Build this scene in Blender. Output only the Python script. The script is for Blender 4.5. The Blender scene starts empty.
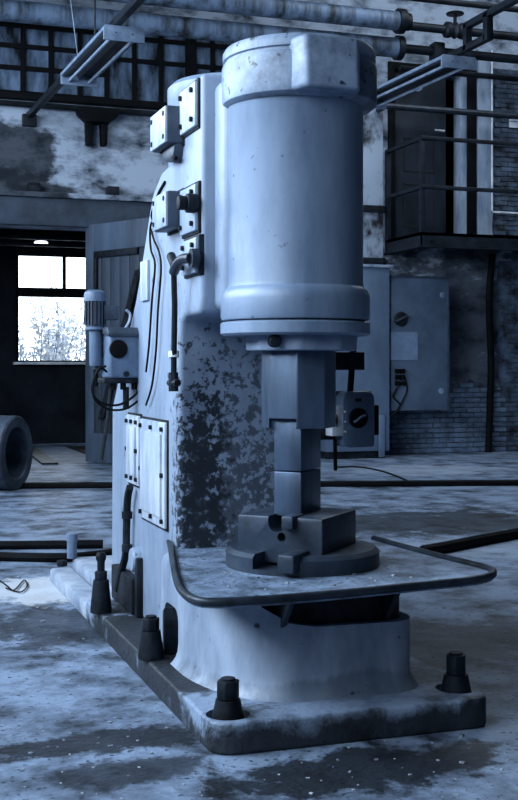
import bpy, bmesh, math, random
from mathutils import Vector, Matrix
random.seed(7)
S = bpy.context.scene
COL = S.collection
# ------------------------------------------------------------------ camera
F_PX, HORIZON, EYE, YAW = 1190.0, 366.0, 1.5, math.radians(19.0)
VX, VY = math.sin(YAW), math.cos(YAW)          # view direction on the floor
RX, RY = math.cos(YAW), -math.sin(YAW)         # camera right
CAM = Vector((-1.3153, -4.4002, EYE))
cam = bpy.data.cameras.new('camera')
cam.sensor_fit = 'VERTICAL'; cam.sensor_height = 36.0
cam.lens = 36.0 * F_PX / 800.0
cam.shift_y = -(400.0 - HORIZON) / 800.0
cam.clip_end = 200
camo = bpy.data.objects.new('camera', cam); COL.objects.link(camo)
camo.location = CAM; camo.rotation_euler = (math.pi / 2, 0, -YAW)
S.camera = camo
S.view_settings.view_transform = 'Standard'; S.view_settings.look = 'None'
S.view_settings.gamma = 1.0; S.view_settings.use_curve_mapping = False
S.view_settings.exposure = -0.25
# ------------------------------------------------------------------ daylight
w = bpy.data.worlds.new('overcast_sky'); S.world = w; w.use_nodes = True
bg = w.node_tree.nodes['Background']
bg.inputs[0].default_value = (0.80, 0.90, 1.0, 1); bg.inputs[1].default_value = 4.5
def area_light(name, loc, sx, sy, rot, power):
    l = bpy.data.lights.new(name, 'AREA'); l.shape = 'RECTANGLE'
    l.size = sx; l.size_y = sy; l.energy = power; l.color = (0.65, 0.81, 1.0)
    o = bpy.data.objects.new(name, l); COL.objects.link(o)
    o.location = loc; o.rotation_euler = rot
    return o
HALL_X0, HALL_X1, HALL_Y0, HALL_Y1, HALL_Z = -5.0, 15.0, -9.0, 14.0, 9.0
WIN_Y = [(-7.6, -4.4), (-3.6, -0.4), (0.4, 3.6), (4.4, 7.6), (8.4, 11.6)]
WIN_Z = (3.1, 7.6)
WIN_POWER = [210, 420, 880, 470, 460]
for (a, b), p in zip(WIN_Y, WIN_POWER):
    area_light('daylight_through_side_window', (HALL_X0 + 0.12, (a + b) / 2, sum(WIN_Z) / 2),
                 WIN_Z[1] - WIN_Z[0] - .2, b - a - .2, (0, -math.pi / 2, 0), p)

ROOF_FILL_X, ROOF_FILL_Y = (5.5, 11.0), (7.5, 12.0)
area_light('added_roof_fill', (sum(ROOF_FILL_X) / 2, sum(ROOF_FILL_Y) / 2, HALL_Z - .05), ROOF_FILL_X[1] - ROOF_FILL_X[0] - .2, ROOF_FILL_Y[1] - ROOF_FILL_Y[0] - .2, (0, 0, 0), 150)  # added lamp, unseen overhead, to brighten the right background

# ------------------------------------------------------------------ helpers
def U(px, py, x=None, y=None, z=None):
    """photo pixel -> point on a plane x=, y= or z= of the place"""
    a = (px - 259.0) / F_PX; b = (HORIZON - py) / F_PX
    d = Vector((VX + a * RX, VY + a * RY, b))
    if x is not None: t = (x - CAM.x) / d.x
    elif y is not None: t = (y - CAM.y) / d.y
    else: t = (z - CAM.z) / d.z
    return CAM + d * t
def col(s, sat=1.0):
    l = max(s, 0.0) ** 2.2
    k = min(max((s - .60) / .28, 0), 1); r = 0.44 + 0.50 * k; g = 0.65 + 0.32 * k
    return (l * (1 + (r - 1) * sat), l * (1 + (g - 1) * sat), l, 1)
MATS = {}
def mat(name, lo, hi, scale=3.0, rough=0.55, metal=0.0, bump=0.15, contrast=(0.35, 0.65), streak=1.0, fine=22.0, spec=0.5,
        speck=0.0, speck_lo=0.05, build=None):
    m = bpy.data.materials.new(name); m.use_nodes = True
    nt = m.node_tree; N = nt.nodes; L = nt.links
    p = N['Principled BSDF']
    geo = N.new('ShaderNodeNewGeometry')
    mp = N.new('ShaderNodeMapping'); mp.inputs['Scale'].default_value = (1, 1, 1.0 / streak)
    L.new(geo.outputs['Position'], mp.inputs['Vector'])
    n1 = N.new('ShaderNodeTexNoise'); n1.inputs['Scale'].default_value = scale; n1.inputs['Detail'].default_value = 8; n1.inputs['Roughness'].default_value = 0.65
    L.new(mp.outputs[0], n1.inputs['Vector'])
    r1 = N.new('ShaderNodeValToRGB'); e = r1.color_ramp.elements
    e[0].position = contrast[0]; e[0].color = col(lo); e[1].position = contrast[1]; e[1].color = col(hi)
    L.new(n1.outputs['Fac'], r1.inputs['Fac'])
    n2 = N.new('ShaderNodeTexNoise'); n2.inputs['Scale'].default_value = fine; n2.inputs['Detail'].default_value = 5
    L.new(geo.outputs['Position'], n2.inputs['Vector'])
    out = r1.outputs['Color']
    if speck > 0:
        r2 = N.new('ShaderNodeValToRGB'); e = r2.color_ramp.elements
        e[0].position = speck; e[0].color = (0, 0, 0, 1); e[1].position = speck + .06; e[1].color = (1, 1, 1, 1)
        L.new(n2.outputs['Fac'], r2.inputs['Fac'])
        mx = N.new('ShaderNodeMix'); mx.data_type = 'RGBA'
        L.new(r2.outputs['Color'], mx.inputs['Factor']); L.new(out, mx.inputs['A']); mx.inputs['B'].default_value = col(speck_lo)
        out = mx.outputs['Result']
    L.new(out, p.inputs['Base Color'])
    p.inputs['Metallic'].default_value = metal
    p.inputs['Specular IOR Level'].default_value = spec
    mr = N.new('ShaderNodeMapRange'); mr.inputs['To Min'].default_value = min(1, rough + .12); mr.inputs['To Max'].default_value = max(.05, rough - .12)
    L.new(n1.outputs['Fac'], mr.inputs['Value']); L.new(mr.outputs[0], p.inputs['Roughness'])
    if bump > 0:
        b = N.new('ShaderNodeBump'); b.inputs['Strength'].default_value = bump; b.inputs['Distance'].default_value = 0.01
        L.new(n2.outputs['Fac'], b.inputs['Height']); L.new(b.outputs[0], p.inputs['Normal'])
    if build: build(nt, geo, out, p, n1, n2)
    MATS[name] = m
    return m
def mixin(nt, cur, fac, color):
    mx = nt.nodes.new('ShaderNodeMix'); mx.data_type = 'RGBA'
    nt.links.new(fac, mx.inputs['Factor']); nt.links.new(cur, mx.inputs['A']); mx.inputs['B'].default_value = color
    return mx.outputs['Result']
def blotch(nt, geo, centre, radius, noise_out, amount=1.0, wob=0.9):
    """irregular patch of dirt or painted-in light round a point of the place"""
    N = nt.nodes; L = nt.links
    sb = N.new('ShaderNodeVectorMath'); sb.operation = 'SUBTRACT'; sb.inputs[1].default_value = centre
    L.new(geo.outputs['Position'], sb.inputs[0])
    dv = N.new('ShaderNodeVectorMath'); dv.operation = 'DIVIDE'; dv.inputs[1].default_value = radius
    L.new(sb.outputs[0], dv.inputs[0])
    ln = N.new('ShaderNodeVectorMath'); ln.operation = 'LENGTH'; L.new(dv.outputs[0], ln.inputs[0])
    mm = N.new('ShaderNodeMath'); mm.operation = 'MULTIPLY_ADD'; mm.inputs[1].default_value = wob * 2; mm.inputs[2].default_value = -wob
    L.new(noise_out, mm.inputs[0])
    ad = N.new('ShaderNodeMath'); ad.operation = 'ADD'; L.new(ln.outputs['Value'], ad.inputs[0]); L.new(mm.outputs[0], ad.inputs[1])
    mr = N.new('ShaderNodeMapRange'); mr.inputs['From Min'].default_value = 0.75; mr.inputs['From Max'].default_value = 1.1
    mr.inputs['To Min'].default_value = amount; mr.inputs['To Max'].default_value = 0.0
    L.new(ad.outputs[0], mr.inputs['Value'])
    return mr.outputs[0]

def new(): return bmesh.new()
def add_box(bm, x0, x1, y0, y1, z0, z1, M=None):
    vs = [Vector((x, y, z)) for z in (z0, z1) for (x, y) in ((x0, y0), (x1, y0), (x1, y1), (x0, y1))]
    if M is not None: vs = [M @ v for v in vs]
    v = [bm.verts.new(c) for c in vs]
    for f in ((3, 2, 1, 0), (4, 5, 6, 7), (0, 1, 5, 4), (1, 2, 6, 5), (2, 3, 7, 6), (3, 0, 4, 7)):
        bm.faces.new([v[i] for i in f])
    return bm
def frame_of(d):
    d = d.normalized(); up = Vector((0, 0, 1)) if abs(d.z) < .95 else Vector((1, 0, 0))
    a = d.cross(up).normalized(); b = d.cross(a).normalized()
    return a, b
def add_cyl(bm, p0, p1, r0, r1=None, seg=24, rot=0.0):
    r1 = r0 if r1 is None else r1
    p0 = Vector(p0); p1 = Vector(p1); a, b = frame_of(p1 - p0)
    A, B = [], []
    for i in range(seg):
        t = rot + 2 * math.pi * i / seg; q = a * math.cos(t) + b * math.sin(t)
        A.append(bm.verts.new(p0 + q * r0)); B.append(bm.verts.new(p1 + q * r1))
    for i in range(seg):
        j = (i + 1) % seg; bm.faces.new((A[i], A[j], B[j], B[i]))
    bm.faces.new(A[::-1]); bm.faces.new(B)
    return bm
def add_lathe(bm, prof, c, seg=48, axis='Z', rot=0.0, closed=False):
    """prof: (radius, height) from one end to the other round c"""
    c = Vector(c); rings = []
    for r, h in prof:
        ring = []
        for i in range(seg):
            t = rot + 2 * math.pi * i / seg
            u, v = r * math.cos(t), r * math.sin(t)
            p = Vector((u, v, h)) if axis == 'Z' else (Vector((h, u, v)) if axis == 'X' else Vector((u, h, v)))
            ring.append(bm.verts.new(c + p))
        rings.append(ring)
    pairs = list(zip(rings, rings[1:])) + ([(rings[-1], rings[0])] if closed else [])
    for A, B in pairs:
        for i in range(seg):
            j = (i + 1) % seg; bm.faces.new((A[i], A[j], B[j], B[i]))
    if not closed:
        bm.faces.new(rings[0][::-1]); bm.faces.new(rings[-1])
    return bm
def add_prism(bm, pts, lo, hi, plane='XY'):
    def P(a, b, c):
        return (a, b, c) if plane == 'XY' else ((c, a, b) if plane == 'YZ' else (a, c, b))
    A = [bm.verts.new(P(a, b, lo)) for a, b in pts]; B = [bm.verts.new(P(a, b, hi)) for a, b in pts]
    n = len(pts)
    for i in range(n):
        j = (i + 1) % n; bm.faces.new((A[i], A[j], B[j], B[i]))
    bm.faces.new(A[::-1]); bm.faces.new(B)
    return bm
def smooth_path(pts, n=6):
    P = [Vector(p) for p in pts]; out = []
    for i in range(len(P) - 1):
        p0 = P[max(i - 1, 0)]; p1 = P[i]; p2 = P[i + 1]; p3 = P[min(i + 2, len(P) - 1)]
        for k in range(n):
            t = k / n
            out.append(0.5 * ((2 * p1) + (p2 - p0) * t + (2 * p0 - 5 * p1 + 4 * p2 - p3) * t * t + (3 * p1 - p0 - 3 * p2 + p3) * t ** 3))
    out.append(P[-1]); return out
def add_tube(bm, pts, r, seg=10, closed=False):
    P = [Vector(p) for p in pts]; n = len(P); rings = []
    prev = None
    for i in range(n):
        if closed: d = P[(i + 1) % n] - P[i - 1]
        else: d = P[min(i + 1, n - 1)] - P[max(i - 1, 0)]
        d.normalize()
        if prev is None: a, b = frame_of(d)
        else:
            a = prev - d * prev.dot(d); a.normalize(); b = d.cross(a)
        prev = a
        rings.append([bm.verts.new(P[i] + (a * math.cos(2 * math.pi * k / seg) + b * math.sin(2 * math.pi * k / seg)) * r) for k in range(seg)])
    for i in range(n if closed else n - 1):
        A, B = rings[i], rings[(i + 1) % n]
        for k in range(seg):
            j = (k + 1) % seg; bm.faces.new((A[k], A[j], B[j], B[k]))
    if not closed:
        bm.faces.new(rings[0][::-1]); bm.faces.new(rings[-1])
    return bm
def round_poly(pts, radii, n=8):
    out = []; k = len(pts)
    for i in range(k):
        p = Vector(pts[i]); a = Vector(pts[i - 1]); b = Vector(pts[(i + 1) % k]); r = radii[i]
        if r <= 0: out.append(tuple(p)); continue
        p0 = p + (a - p).normalized() * r; p1 = p + (b - p).normalized() * r
        for j in range(n + 1):
            t = j / n; out.append(tuple((1 - t) ** 2 * p0 + 2 * t * (1 - t) * p + t * t * p1))
    return out
WORLD_ORIGIN = {}
def link(name, data, m, parent, org):
    o = bpy.data.objects.new(name, data); COL.objects.link(o)
    po = WORLD_ORIGIN.get(parent.name, Vector()) if parent else Vector()
    o.location = org - po
    if parent: o.parent = parent
    WORLD_ORIGIN[o.name] = org.copy()
    if m is not None and data is not None and not data.materials: data.materials.append(MATS[m])
    return o
def mk(name, bm, m, parent=None, bevel=0.0, seg=2, smooth=35):
    bmesh.ops.recalc_face_normals(bm, faces=bm.faces[:])
    if bevel > 0:
        ed = [e for e in bm.edges if len(e.link_faces) == 2 and e.calc_face_angle(0) > math.radians(28)]
        bmesh.ops.bevel(bm, geom=ed, offset=bevel, segments=seg, affect='EDGES', profile=0.5, clamp_overlap=True)
    xs = [v.co.x for v in bm.verts]; ys = [v.co.y for v in bm.verts]; zs = [v.co.z for v in bm.verts]
    org = Vector(((min(xs) + max(xs)) / 2, (min(ys) + max(ys)) / 2, min(zs)))
    bmesh.ops.translate(bm, verts=bm.verts[:], vec=-org)
    me = bpy.data.meshes.new(name); bm.to_mesh(me); bm.free()
    if smooth:
        me.polygons.foreach_set('use_smooth', [True] * len(me.polygons)); me.set_sharp_from_angle(angle=math.radians(smooth))
    return link(name, me, m, parent, org)
def thing(name, label, cat, loc, group=None):
    o = link(name, None, None, None, Vector(loc)); o.empty_display_size = .1
    o['label'] = label; o['category'] = cat
    if group: o['group'] = group
    return o
def tag(o, label, cat, group=None, kind=None):
    o['label'] = label; o['category'] = cat
    if group: o['group'] = group
    if kind: o['kind'] = kind
    return o
def struct(o, label=None):
    o['kind'] = 'structure'
    if label: o['label'] = label
    return o
def clone(o, name, parent, delta):
    """same mesh data, moved"""
    return link(name, o.data, None, parent, WORLD_ORIGIN[o.name] + Vector(delta))
def cut(o, cutters):
    """boolean difference, applied"""
    for bm in cutters:
        bmesh.ops.recalc_face_normals(bm, faces=bm.faces[:])
        me = bpy.data.meshes.new('cut'); bm.to_mesh(me); bm.free()
        c = bpy.data.objects.new('cut', me); COL.objects.link(c)
        md = o.modifiers.new('b', 'BOOLEAN'); md.operation = 'DIFFERENCE'; md.object = c; md.solver = 'EXACT'
        bpy.context.view_layer.update()
        dg = bpy.context.evaluated_depsgraph_get()
        nm = bpy.data.meshes.new_from_object(o.evaluated_get(dg))
        o.modifiers.clear(); old = o.data; o.data = nm; nm.name = old.name
        bpy.data.objects.remove(c); bpy.data.meshes.remove(me)
    o.data.polygons.foreach_set('use_smooth', [True] * len(o.data.polygons)); o.data.set_sharp_from_angle(angle=math.radians(35))

# ------------------------------------------------------------------ materials
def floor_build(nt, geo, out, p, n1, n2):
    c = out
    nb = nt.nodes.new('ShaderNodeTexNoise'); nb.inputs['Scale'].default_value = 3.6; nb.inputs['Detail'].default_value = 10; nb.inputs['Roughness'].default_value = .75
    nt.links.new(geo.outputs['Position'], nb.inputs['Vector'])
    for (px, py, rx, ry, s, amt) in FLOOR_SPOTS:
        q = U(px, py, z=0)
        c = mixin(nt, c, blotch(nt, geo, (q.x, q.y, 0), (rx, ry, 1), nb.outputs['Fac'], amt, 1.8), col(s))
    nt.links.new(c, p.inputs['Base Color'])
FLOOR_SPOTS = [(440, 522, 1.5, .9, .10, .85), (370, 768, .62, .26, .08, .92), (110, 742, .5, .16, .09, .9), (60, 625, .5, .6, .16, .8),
               (135, 770, .4, .15, .12, .8), (450, 640, .8, .5, .14, .75), (40, 590, .8, .45, .85, .7), (425, 470, 1.2, .9, .75, .5), (440, 550, 1.6, .5, .72, .5)]  # first and last pale spots paint pools of light into the floor
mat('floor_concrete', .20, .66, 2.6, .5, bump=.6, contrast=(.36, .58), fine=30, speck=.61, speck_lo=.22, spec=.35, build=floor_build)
mat('annex_floor', .40, .62, 1.5, .5, bump=.15)
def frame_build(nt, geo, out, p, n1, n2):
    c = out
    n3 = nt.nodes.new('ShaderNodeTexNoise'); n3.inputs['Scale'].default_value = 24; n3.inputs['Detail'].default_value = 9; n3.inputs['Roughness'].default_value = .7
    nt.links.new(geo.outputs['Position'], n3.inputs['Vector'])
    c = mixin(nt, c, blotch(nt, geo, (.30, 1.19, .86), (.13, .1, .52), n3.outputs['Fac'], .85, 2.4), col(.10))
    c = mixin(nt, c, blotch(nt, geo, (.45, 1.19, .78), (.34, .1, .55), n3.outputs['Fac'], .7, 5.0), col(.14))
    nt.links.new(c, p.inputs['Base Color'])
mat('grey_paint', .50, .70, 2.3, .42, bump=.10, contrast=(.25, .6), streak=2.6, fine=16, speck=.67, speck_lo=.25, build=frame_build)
mat('cylinder_paint', .50, .66, 2.6, .40, bump=.10, contrast=(.34, .62), streak=3.5, fine=22, speck=.68, speck_lo=.34)
mat('head_paint', .34, .66, 4.0, .45, bump=.15, contrast=(.33, .56), streak=1.2, fine=20, speck=.63, speck_lo=.24)
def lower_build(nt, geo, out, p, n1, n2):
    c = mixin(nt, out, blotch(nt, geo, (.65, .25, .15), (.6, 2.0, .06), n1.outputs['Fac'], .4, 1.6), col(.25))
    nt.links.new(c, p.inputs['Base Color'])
mat('pedestal_paint', .46, .72, 3.0, .5, bump=.15, contrast=(.3, .62), streak=3.0, fine=16, speck=.68, speck_lo=.22, build=lower_build)
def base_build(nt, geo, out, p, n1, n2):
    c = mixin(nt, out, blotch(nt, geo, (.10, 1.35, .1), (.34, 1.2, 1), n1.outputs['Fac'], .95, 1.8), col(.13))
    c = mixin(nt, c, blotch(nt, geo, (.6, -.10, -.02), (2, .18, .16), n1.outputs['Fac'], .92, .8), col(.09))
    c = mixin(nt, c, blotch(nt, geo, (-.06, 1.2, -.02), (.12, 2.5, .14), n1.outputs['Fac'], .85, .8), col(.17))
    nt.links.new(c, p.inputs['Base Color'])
mat('base_iron', .30, .66, 4.0, .55, bump=.9, contrast=(.36, .58), fine=34, build=base_build)
mat('plate_dusty', .30, .64, 6.0, .5, bump=.6, contrast=(.36, .60), fine=45, speck=.60, speck_lo=.25)
mat('rear_plate', .55, .78, 3.0, .5, bump=.2)
mat('die_steel', .18, .36, 5.0, .42, metal=.35, bump=.12, contrast=(.3, .7), fine=40)
mat('ram_steel', .30, .54, 5.0, .34, metal=.45, bump=.05, contrast=(.3, .7), streak=5, fine=30)
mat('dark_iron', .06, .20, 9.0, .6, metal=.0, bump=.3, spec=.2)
mat('rim_iron', .12, .28, 9.0, .45, metal=.3, bump=.2)
mat('bolt_iron', .07, .20, 12.0, .55, bump=.4, spec=.2)
mat('black_rubber', .02, .06, 6.0, .6, bump=.05, spec=.15)
mat('cover_paint', .60, .80, 6.0, .45, bump=.06, contrast=(.3, .6), streak=3)
mat('control_paint', .42, .56, 6.0, .45, bump=.05)
mat('switch_paint', .44, .54, 6.0, .45, bump=.03)
mat('white_plate', .75, .9, 6.0, .5, bump=.0)
mat('motor_paint', .22, .36, 8.0, .45, bump=.05)
def plaster_build(nt, geo, out, p, n1, n2):
    N = nt.nodes
    bk = N.new('ShaderNodeTexBrick'); bk.inputs['Scale'].default_value = 1.0
    bk.inputs['Brick Width'].default_value = .27; bk.inputs['Row Height'].default_value = .088; bk.inputs['Mortar Size'].default_value = .008
    mp = N.new('ShaderNodeMapping'); mp.inputs['Rotation'].default_value = (math.pi / 2, 0, 0)
    nt.links.new(geo.outputs['Position'], mp.inputs['Vector']); nt.links.new(mp.outputs[0], bk.inputs['Vector'])
    b = N.new('ShaderNodeBump'); b.inputs['Strength'].default_value = .5; b.inputs['Distance'].default_value = .01; b.invert = True
    nt.links.new(bk.outputs['Fac'], b.inputs['Height']); nt.links.new(b.outputs[0], p.inputs['Normal'])
    c = out
    q = U(20, 155, y=14); c = mixin(nt, c, blotch(nt, geo, q, (.62, 1, .62), n1.outputs['Fac'], .85, 1.2), col(.15))
    q = U(10, 190, y=14); c = mixin(nt, c, blotch(nt, geo, q, (1.0, 1, .35), n1.outputs['Fac'], .85, 1.2), col(.17))
    q = U(440, 330, y=14); c = mixin(nt, c, blotch(nt, geo, (q.x + .5, q.y, 2.2), (1.6, 1, 1.8), n1.outputs['Fac'], .8, 1.6), col(.22))
    nt.links.new(c, p.inputs['Base Color'])
mat('wall_plaster', .24, .74, 1.5, .8, bump=.2, contrast=(.34, .54), streak=.55, fine=9, speck=.68, speck_lo=.30, spec=.2, build=plaster_build)
mat('pillar_plaster', .12, .72, 2.2, .7, bump=.3, contrast=(.38, .52), streak=1.5, fine=10)
mat('mortar', .14, .50, 4, .9, bump=.4)
mat('brick_face', .24, .60, 2.4, .85, bump=.5, contrast=(.32, .66), fine=30)
mat('brick_dark', .06, .44, 4.0, .85, bump=.6, contrast=(.36, .62), fine=30)
mat('hall_wall', .14, .26, 1.5, .8, bump=.2)
mat('annex_wall', .10, .18, 1.5, .8, bump=.2, spec=.15)
mat('lintel_concrete', .24, .36, 1.8, .75, bump=.2)
mat('steel_frame', .03, .09, 6, .65, bump=.2, spec=.12)
mat('dirty_glass', .08, .56, 3.2, .4, bump=.1, contrast=(.38, .62), streak=3.0, fine=8, spec=.3)
mat('pipe_lagging', .12, .54, 4.5, .6, bump=.25, contrast=(.36, .60), streak=8, fine=9)
mat('pipe_iron', .06, .18, 4, .5, bump=.1, spec=.2)
mat('lamp_metal', .50, .66, 5, .4, bump=.05)
mat('lamp_reflector', .10, .18, 5, .45, bump=.05)
mat('lamp_tube', .55, .7, 5, .25, bump=0)
mat('door_wood', .26, .44, 3, .6, bump=.2, streak=6)
mat('door_panel_wood', .16, .32, 3, .6, bump=.2, streak=6)
mat('balcony_door', .15, .24, 3, .5, bump=.05, streak=3, spec=.2)
mat('door_groove', .02, .04, 3, .7, bump=0)
mat('balcony_steel', .10, .20, 5, .5, bump=.15, spec=.2)
mat('frame_light', .50, .72, 4, .6, bump=.1, streak=4)
mat('cabinet_grey', .44, .54, 2, .45, bump=.02, streak=2)
mat('cabinet_door', .38, .48, 2, .45, bump=.02)
mat('paper', .52, .60, 6, .7, bump=0)
mat('pipe_section', .20, .40, 4, .6, bump=.3)
mat('leaf', .74, .9, 8, .6, bump=0)
mat('twig', .6, .7, 8, .8, bump=0)
mat('outdoor_ground', .5, .7, 2, .9, bump=0)
mat('chip', .3, .8, 20, .5, bump=0)
m = bpy.data.materials.new('lit_lamp'); m.use_nodes = True
pp = m.node_tree.nodes['Principled BSDF']; pp.inputs['Emission Color'].default_value = (.85, .93, 1, 1); pp.inputs['Emission Strength'].default_value = 3.0
MATS['lit_lamp'] = m
m = bpy.data.materials.new('clear_glass'); m.use_nodes = True
nt = m.node_tree; nt.nodes.clear()
o_ = nt.nodes.new('ShaderNodeOutputMaterial'); mxs = nt.nodes.new('ShaderNodeMixShader'); tr = nt.nodes.new('ShaderNodeBsdfTransparent'); gl = nt.nodes.new('ShaderNodeBsdfGlossy')
gl.inputs['Roughness'].default_value = .05; mxs.inputs[0].default_value = .06
nt.links.new(tr.outputs[0], mxs.inputs[1]); nt.links.new(gl.outputs[0], mxs.inputs[2]); nt.links.new(mxs.outputs[0], o_.inputs[0])
MATS['clear_glass'] = m

# ------------------------------------------------------------------ the hall
WY = 14.0
bm = new(); add_box(bm, HALL_X0 - .4, HALL_X1 + .4, HALL_Y0 - .4, WY, -.3, 0)
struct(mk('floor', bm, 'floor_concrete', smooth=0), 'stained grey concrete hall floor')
bm = new(); Zc = (HALL_Z, HALL_Z + .3)  # ceiling opening made up to hold the added roof fill
add_box(bm, HALL_X0 - .4, ROOF_FILL_X[0], HALL_Y0 - .4, WY + 5.5, *Zc); add_box(bm, ROOF_FILL_X[1], HALL_X1 + .4, HALL_Y0 - .4, WY + 5.5, *Zc)
add_box(bm, *ROOF_FILL_X, HALL_Y0 - .4, ROOF_FILL_Y[0], *Zc); add_box(bm, *ROOF_FILL_X, ROOF_FILL_Y[1], WY + 5.5, *Zc)
struct(mk('ceiling', bm, 'hall_wall', smooth=0))
# left wall with five tall window openings
bm = new(); X0, X1 = HALL_X0 - .35, HALL_X0
add_box(bm, X0, X1, HALL_Y0, WY, 0, WIN_Z[0]); add_box(bm, X0, X1, HALL_Y0, WY, WIN_Z[1], HALL_Z)
ys = [HALL_Y0] + [v for ab in WIN_Y for v in ab] + [WY]
for i in range(0, len(ys), 2): add_box(bm, X0, X1, ys[i], ys[i + 1], WIN_Z[0], WIN_Z[1])
struct(mk('wall_left', bm, 'hall_wall', smooth=0))
bm = new(); add_box(bm, HALL_X1, HALL_X1 + .35, HALL_Y0, WY + 5, 0, HALL_Z); struct(mk('wall_right', bm, 'hall_wall', smooth=0))
bm = new(); add_box(bm, HALL_X0, HALL_X1, HALL_Y0 - .35, HALL_Y0, 0, HALL_Z); struct(mk('wall_front', bm, 'hall_wall', smooth=0))
for i, (a, b) in enumerate(WIN_Y):
    bm = new(); xw = HALL_X0 - .2
    for k in range(5):
        y = a + (b - a) * k / 4; add_box(bm, xw - .03, xw + .03, y - .03, y + .03, *WIN_Z)
    for k in range(6):
        z = WIN_Z[0] + (WIN_Z[1] - WIN_Z[0]) * k / 5; add_box(bm, xw - .03, xw + .03, a, b, z - .03, z + .03)
    struct(mk('window_%d' % (i + 3), bm, 'steel_frame', smooth=0))

# back wall: built of blocks around the gateway, the steel window and the balcony door
zl0 = U(0, 225, y=WY).z; zl1 = U(0, 195, y=WY).z            # lintel
GATE_X = 2.24; WWX0, WWX1 = -1.6, 4.75; wz0, wz1 = 5.62, 7.0
DX0, DX1 = U(393, 200, y=WY).x, U(474, 200, y=WY).x; dz0, dz1 = 3.63, 6.55
bm = new(); T = (WY, WY + .4)
add_box(bm, HALL_X0, -2.3, *T, 0, zl1); add_box(bm, GATE_X, HALL_X1, *T, 0, dz0)
add_box(bm, -2.3, GATE_X, *T, zl0, zl1); add_box(bm, GATE_X, DX0, *T, dz0, zl1); add_box(bm, DX1, HALL_X1, *T, dz0, zl1)
add_box(bm, HALL_X0, DX0, *T, zl1, wz0); add_box(bm, DX1, HALL_X1, *T, zl1, wz0)
add_box(bm, HALL_X0, WWX0, *T, wz0, wz1); add_box(bm, WWX1, DX0, *T, wz0, wz1); add_box(bm, DX1, HALL_X1, *T, wz0, wz1)
add_box(bm, DX0, DX1, *T, dz1, wz1); add_box(bm, HALL_X0, HALL_X1, *T, wz1, HALL_Z)
wall_back = struct(mk('wall_back', bm, 'wall_plaster', smooth=0), 'flaking painted brick back wall of the hall')
bm = new(); add_box(bm, -2.6, 3.6, WY - .16, WY, zl0, zl1 - .03)
lintel = mk('lintel', bm, 'lintel_concrete', wall_back, bevel=.02)
bm = new(); add_box(bm, -2.6, 3.6, WY - .22, WY, zl1 - .03, zl1 + .05); mk('ledge', bm, 'wall_plaster', wall_back, bevel=.01)
for px in (33, 111):
    q = U(px, 186, y=WY); bm = new(); add_box(bm, q.x - .09, q.x + .09, WY - .2, WY, zl1 + .05, zl1 + .19); mk('bracket_block', bm, 'dark_iron', wall_back, bevel=.01)
# exposed bricks, low along the wall and up its right end
bw, bh, gap = .25, .074, .012
bm = new(); add_box(bm, -bw / 2, bw / 2, -.03, .02, 0, bh)
bmesh.ops.bevel(bm, geom=bm.edges[:], offset=.006, segments=1, affect='EDGES')
bme = bpy.data.meshes.new('brick'); bm.to_mesh(bme); bm.free(); bme.materials.append(MATS['brick_face'])
bmh = new(); add_box(bmh, -bw / 4, bw / 4, -.03, .02, 0, bh); bmesh.ops.bevel(bmh, geom=bmh.edges[:], offset=.006, segments=1, affect='EDGES')
bme_d = bme.copy(); bme_d.materials.clear(); bme_d.materials.append(MATS['brick_dark'])
def brick(x, z, dark=False):
    o = link('brick', bme_d if dark else bme, None, wall_back, Vector((x, WY - .012 + random.uniform(-.012, .008), z)))
    o.rotation_euler = (random.uniform(-.02, .02), random.uniform(-.012, .012), random.uniform(-.02, .02))
bmh.free(); nb = 0
for k in range(37):
    z = .01 + k * (bh + gap); off = (k % 2) * (bw + gap) / 2
    for i in range(14):
        x = 7.12 + off + i * (bw + gap)
        if x > 10.35: continue
        low = z < 1.0 + .15 * math.sin(x * 3)
        if low or (x > 9.62 and z < 3.3):
            brick(x, z, x > 9.5); nb += 1
bm = new(); add_box(bm, 7.0, 10.5, WY - .012, WY + .0, 0, 3.35); mk('mortar_bed', bm, 'mortar', wall_back, smooth=0)
# loose plaster coat between the bricks
bm = new(); pts = []
xs = [7.0 + .1 * i for i in range(26)]
pts = [(x, 1.08 + .15 * math.sin(x * 3) + random.uniform(-.03, .08)) for x in xs] + [(9.46, 1.3), (9.40, 1.8), (9.47, 2.3), (9.4, 2.9), (9.45, 3.35), (7.0, 3.35)]
add_prism(bm, pts, WY - .03, WY - .005, 'XZ'); mk('plaster_coat', bm, 'wall_plaster', wall_back, smooth=0)

# annex behind the gateway
AY = 18.6
bm = new(); add_box(bm, HALL_X0 - .4, HALL_X1, WY, AY, -.3, -.001); struct(mk('floor_annex', bm, 'annex_floor', smooth=0), 'pale floor of the dark room behind the gateway')
wa, wb = U(17, 362, y=AY), U(88, 256, y=AY); wb2 = U(100, 256, y=AY)
ax0, ax1, az0, az1 = wa.x, wb2.x + .15, wa.z, wb.z
bm = new(); T = (AY, AY + .35)
add_box(bm, HALL_X0, ax0, *T, 0, HALL_Z); add_box(bm, ax1, HALL_X1, *T, 0, HALL_Z); add_box(bm, ax0, ax1, *T, 0, az0); add_box(bm, ax0, ax1, *T, az1, HALL_Z)
struct(mk('wall_annex_back', bm, 'annex_wall', smooth=0))
bm = new(); add_box(bm, HALL_X0 - .35, HALL_X0, WY, AY + .3, 0, HALL_Z); struct(mk('wall_annex_left', bm, 'annex_wall', smooth=0))
bm = new(); add_box(bm, 4.6, 4.8, WY + .4, AY, 0, HALL_Z); struct(mk('wall_annex_right', bm, 'annex_wall', smooth=0))
bm = new(); add_box(bm, HALL_X0, 4.6, WY + .4, AY, 4.1, 4.3); struct(mk('ceiling_annex', bm, 'annex_wall', smooth=0))
bm = new(); zt = U(50, 291, y=AY).z; zq = U(50, 294, y=AY).z
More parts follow.
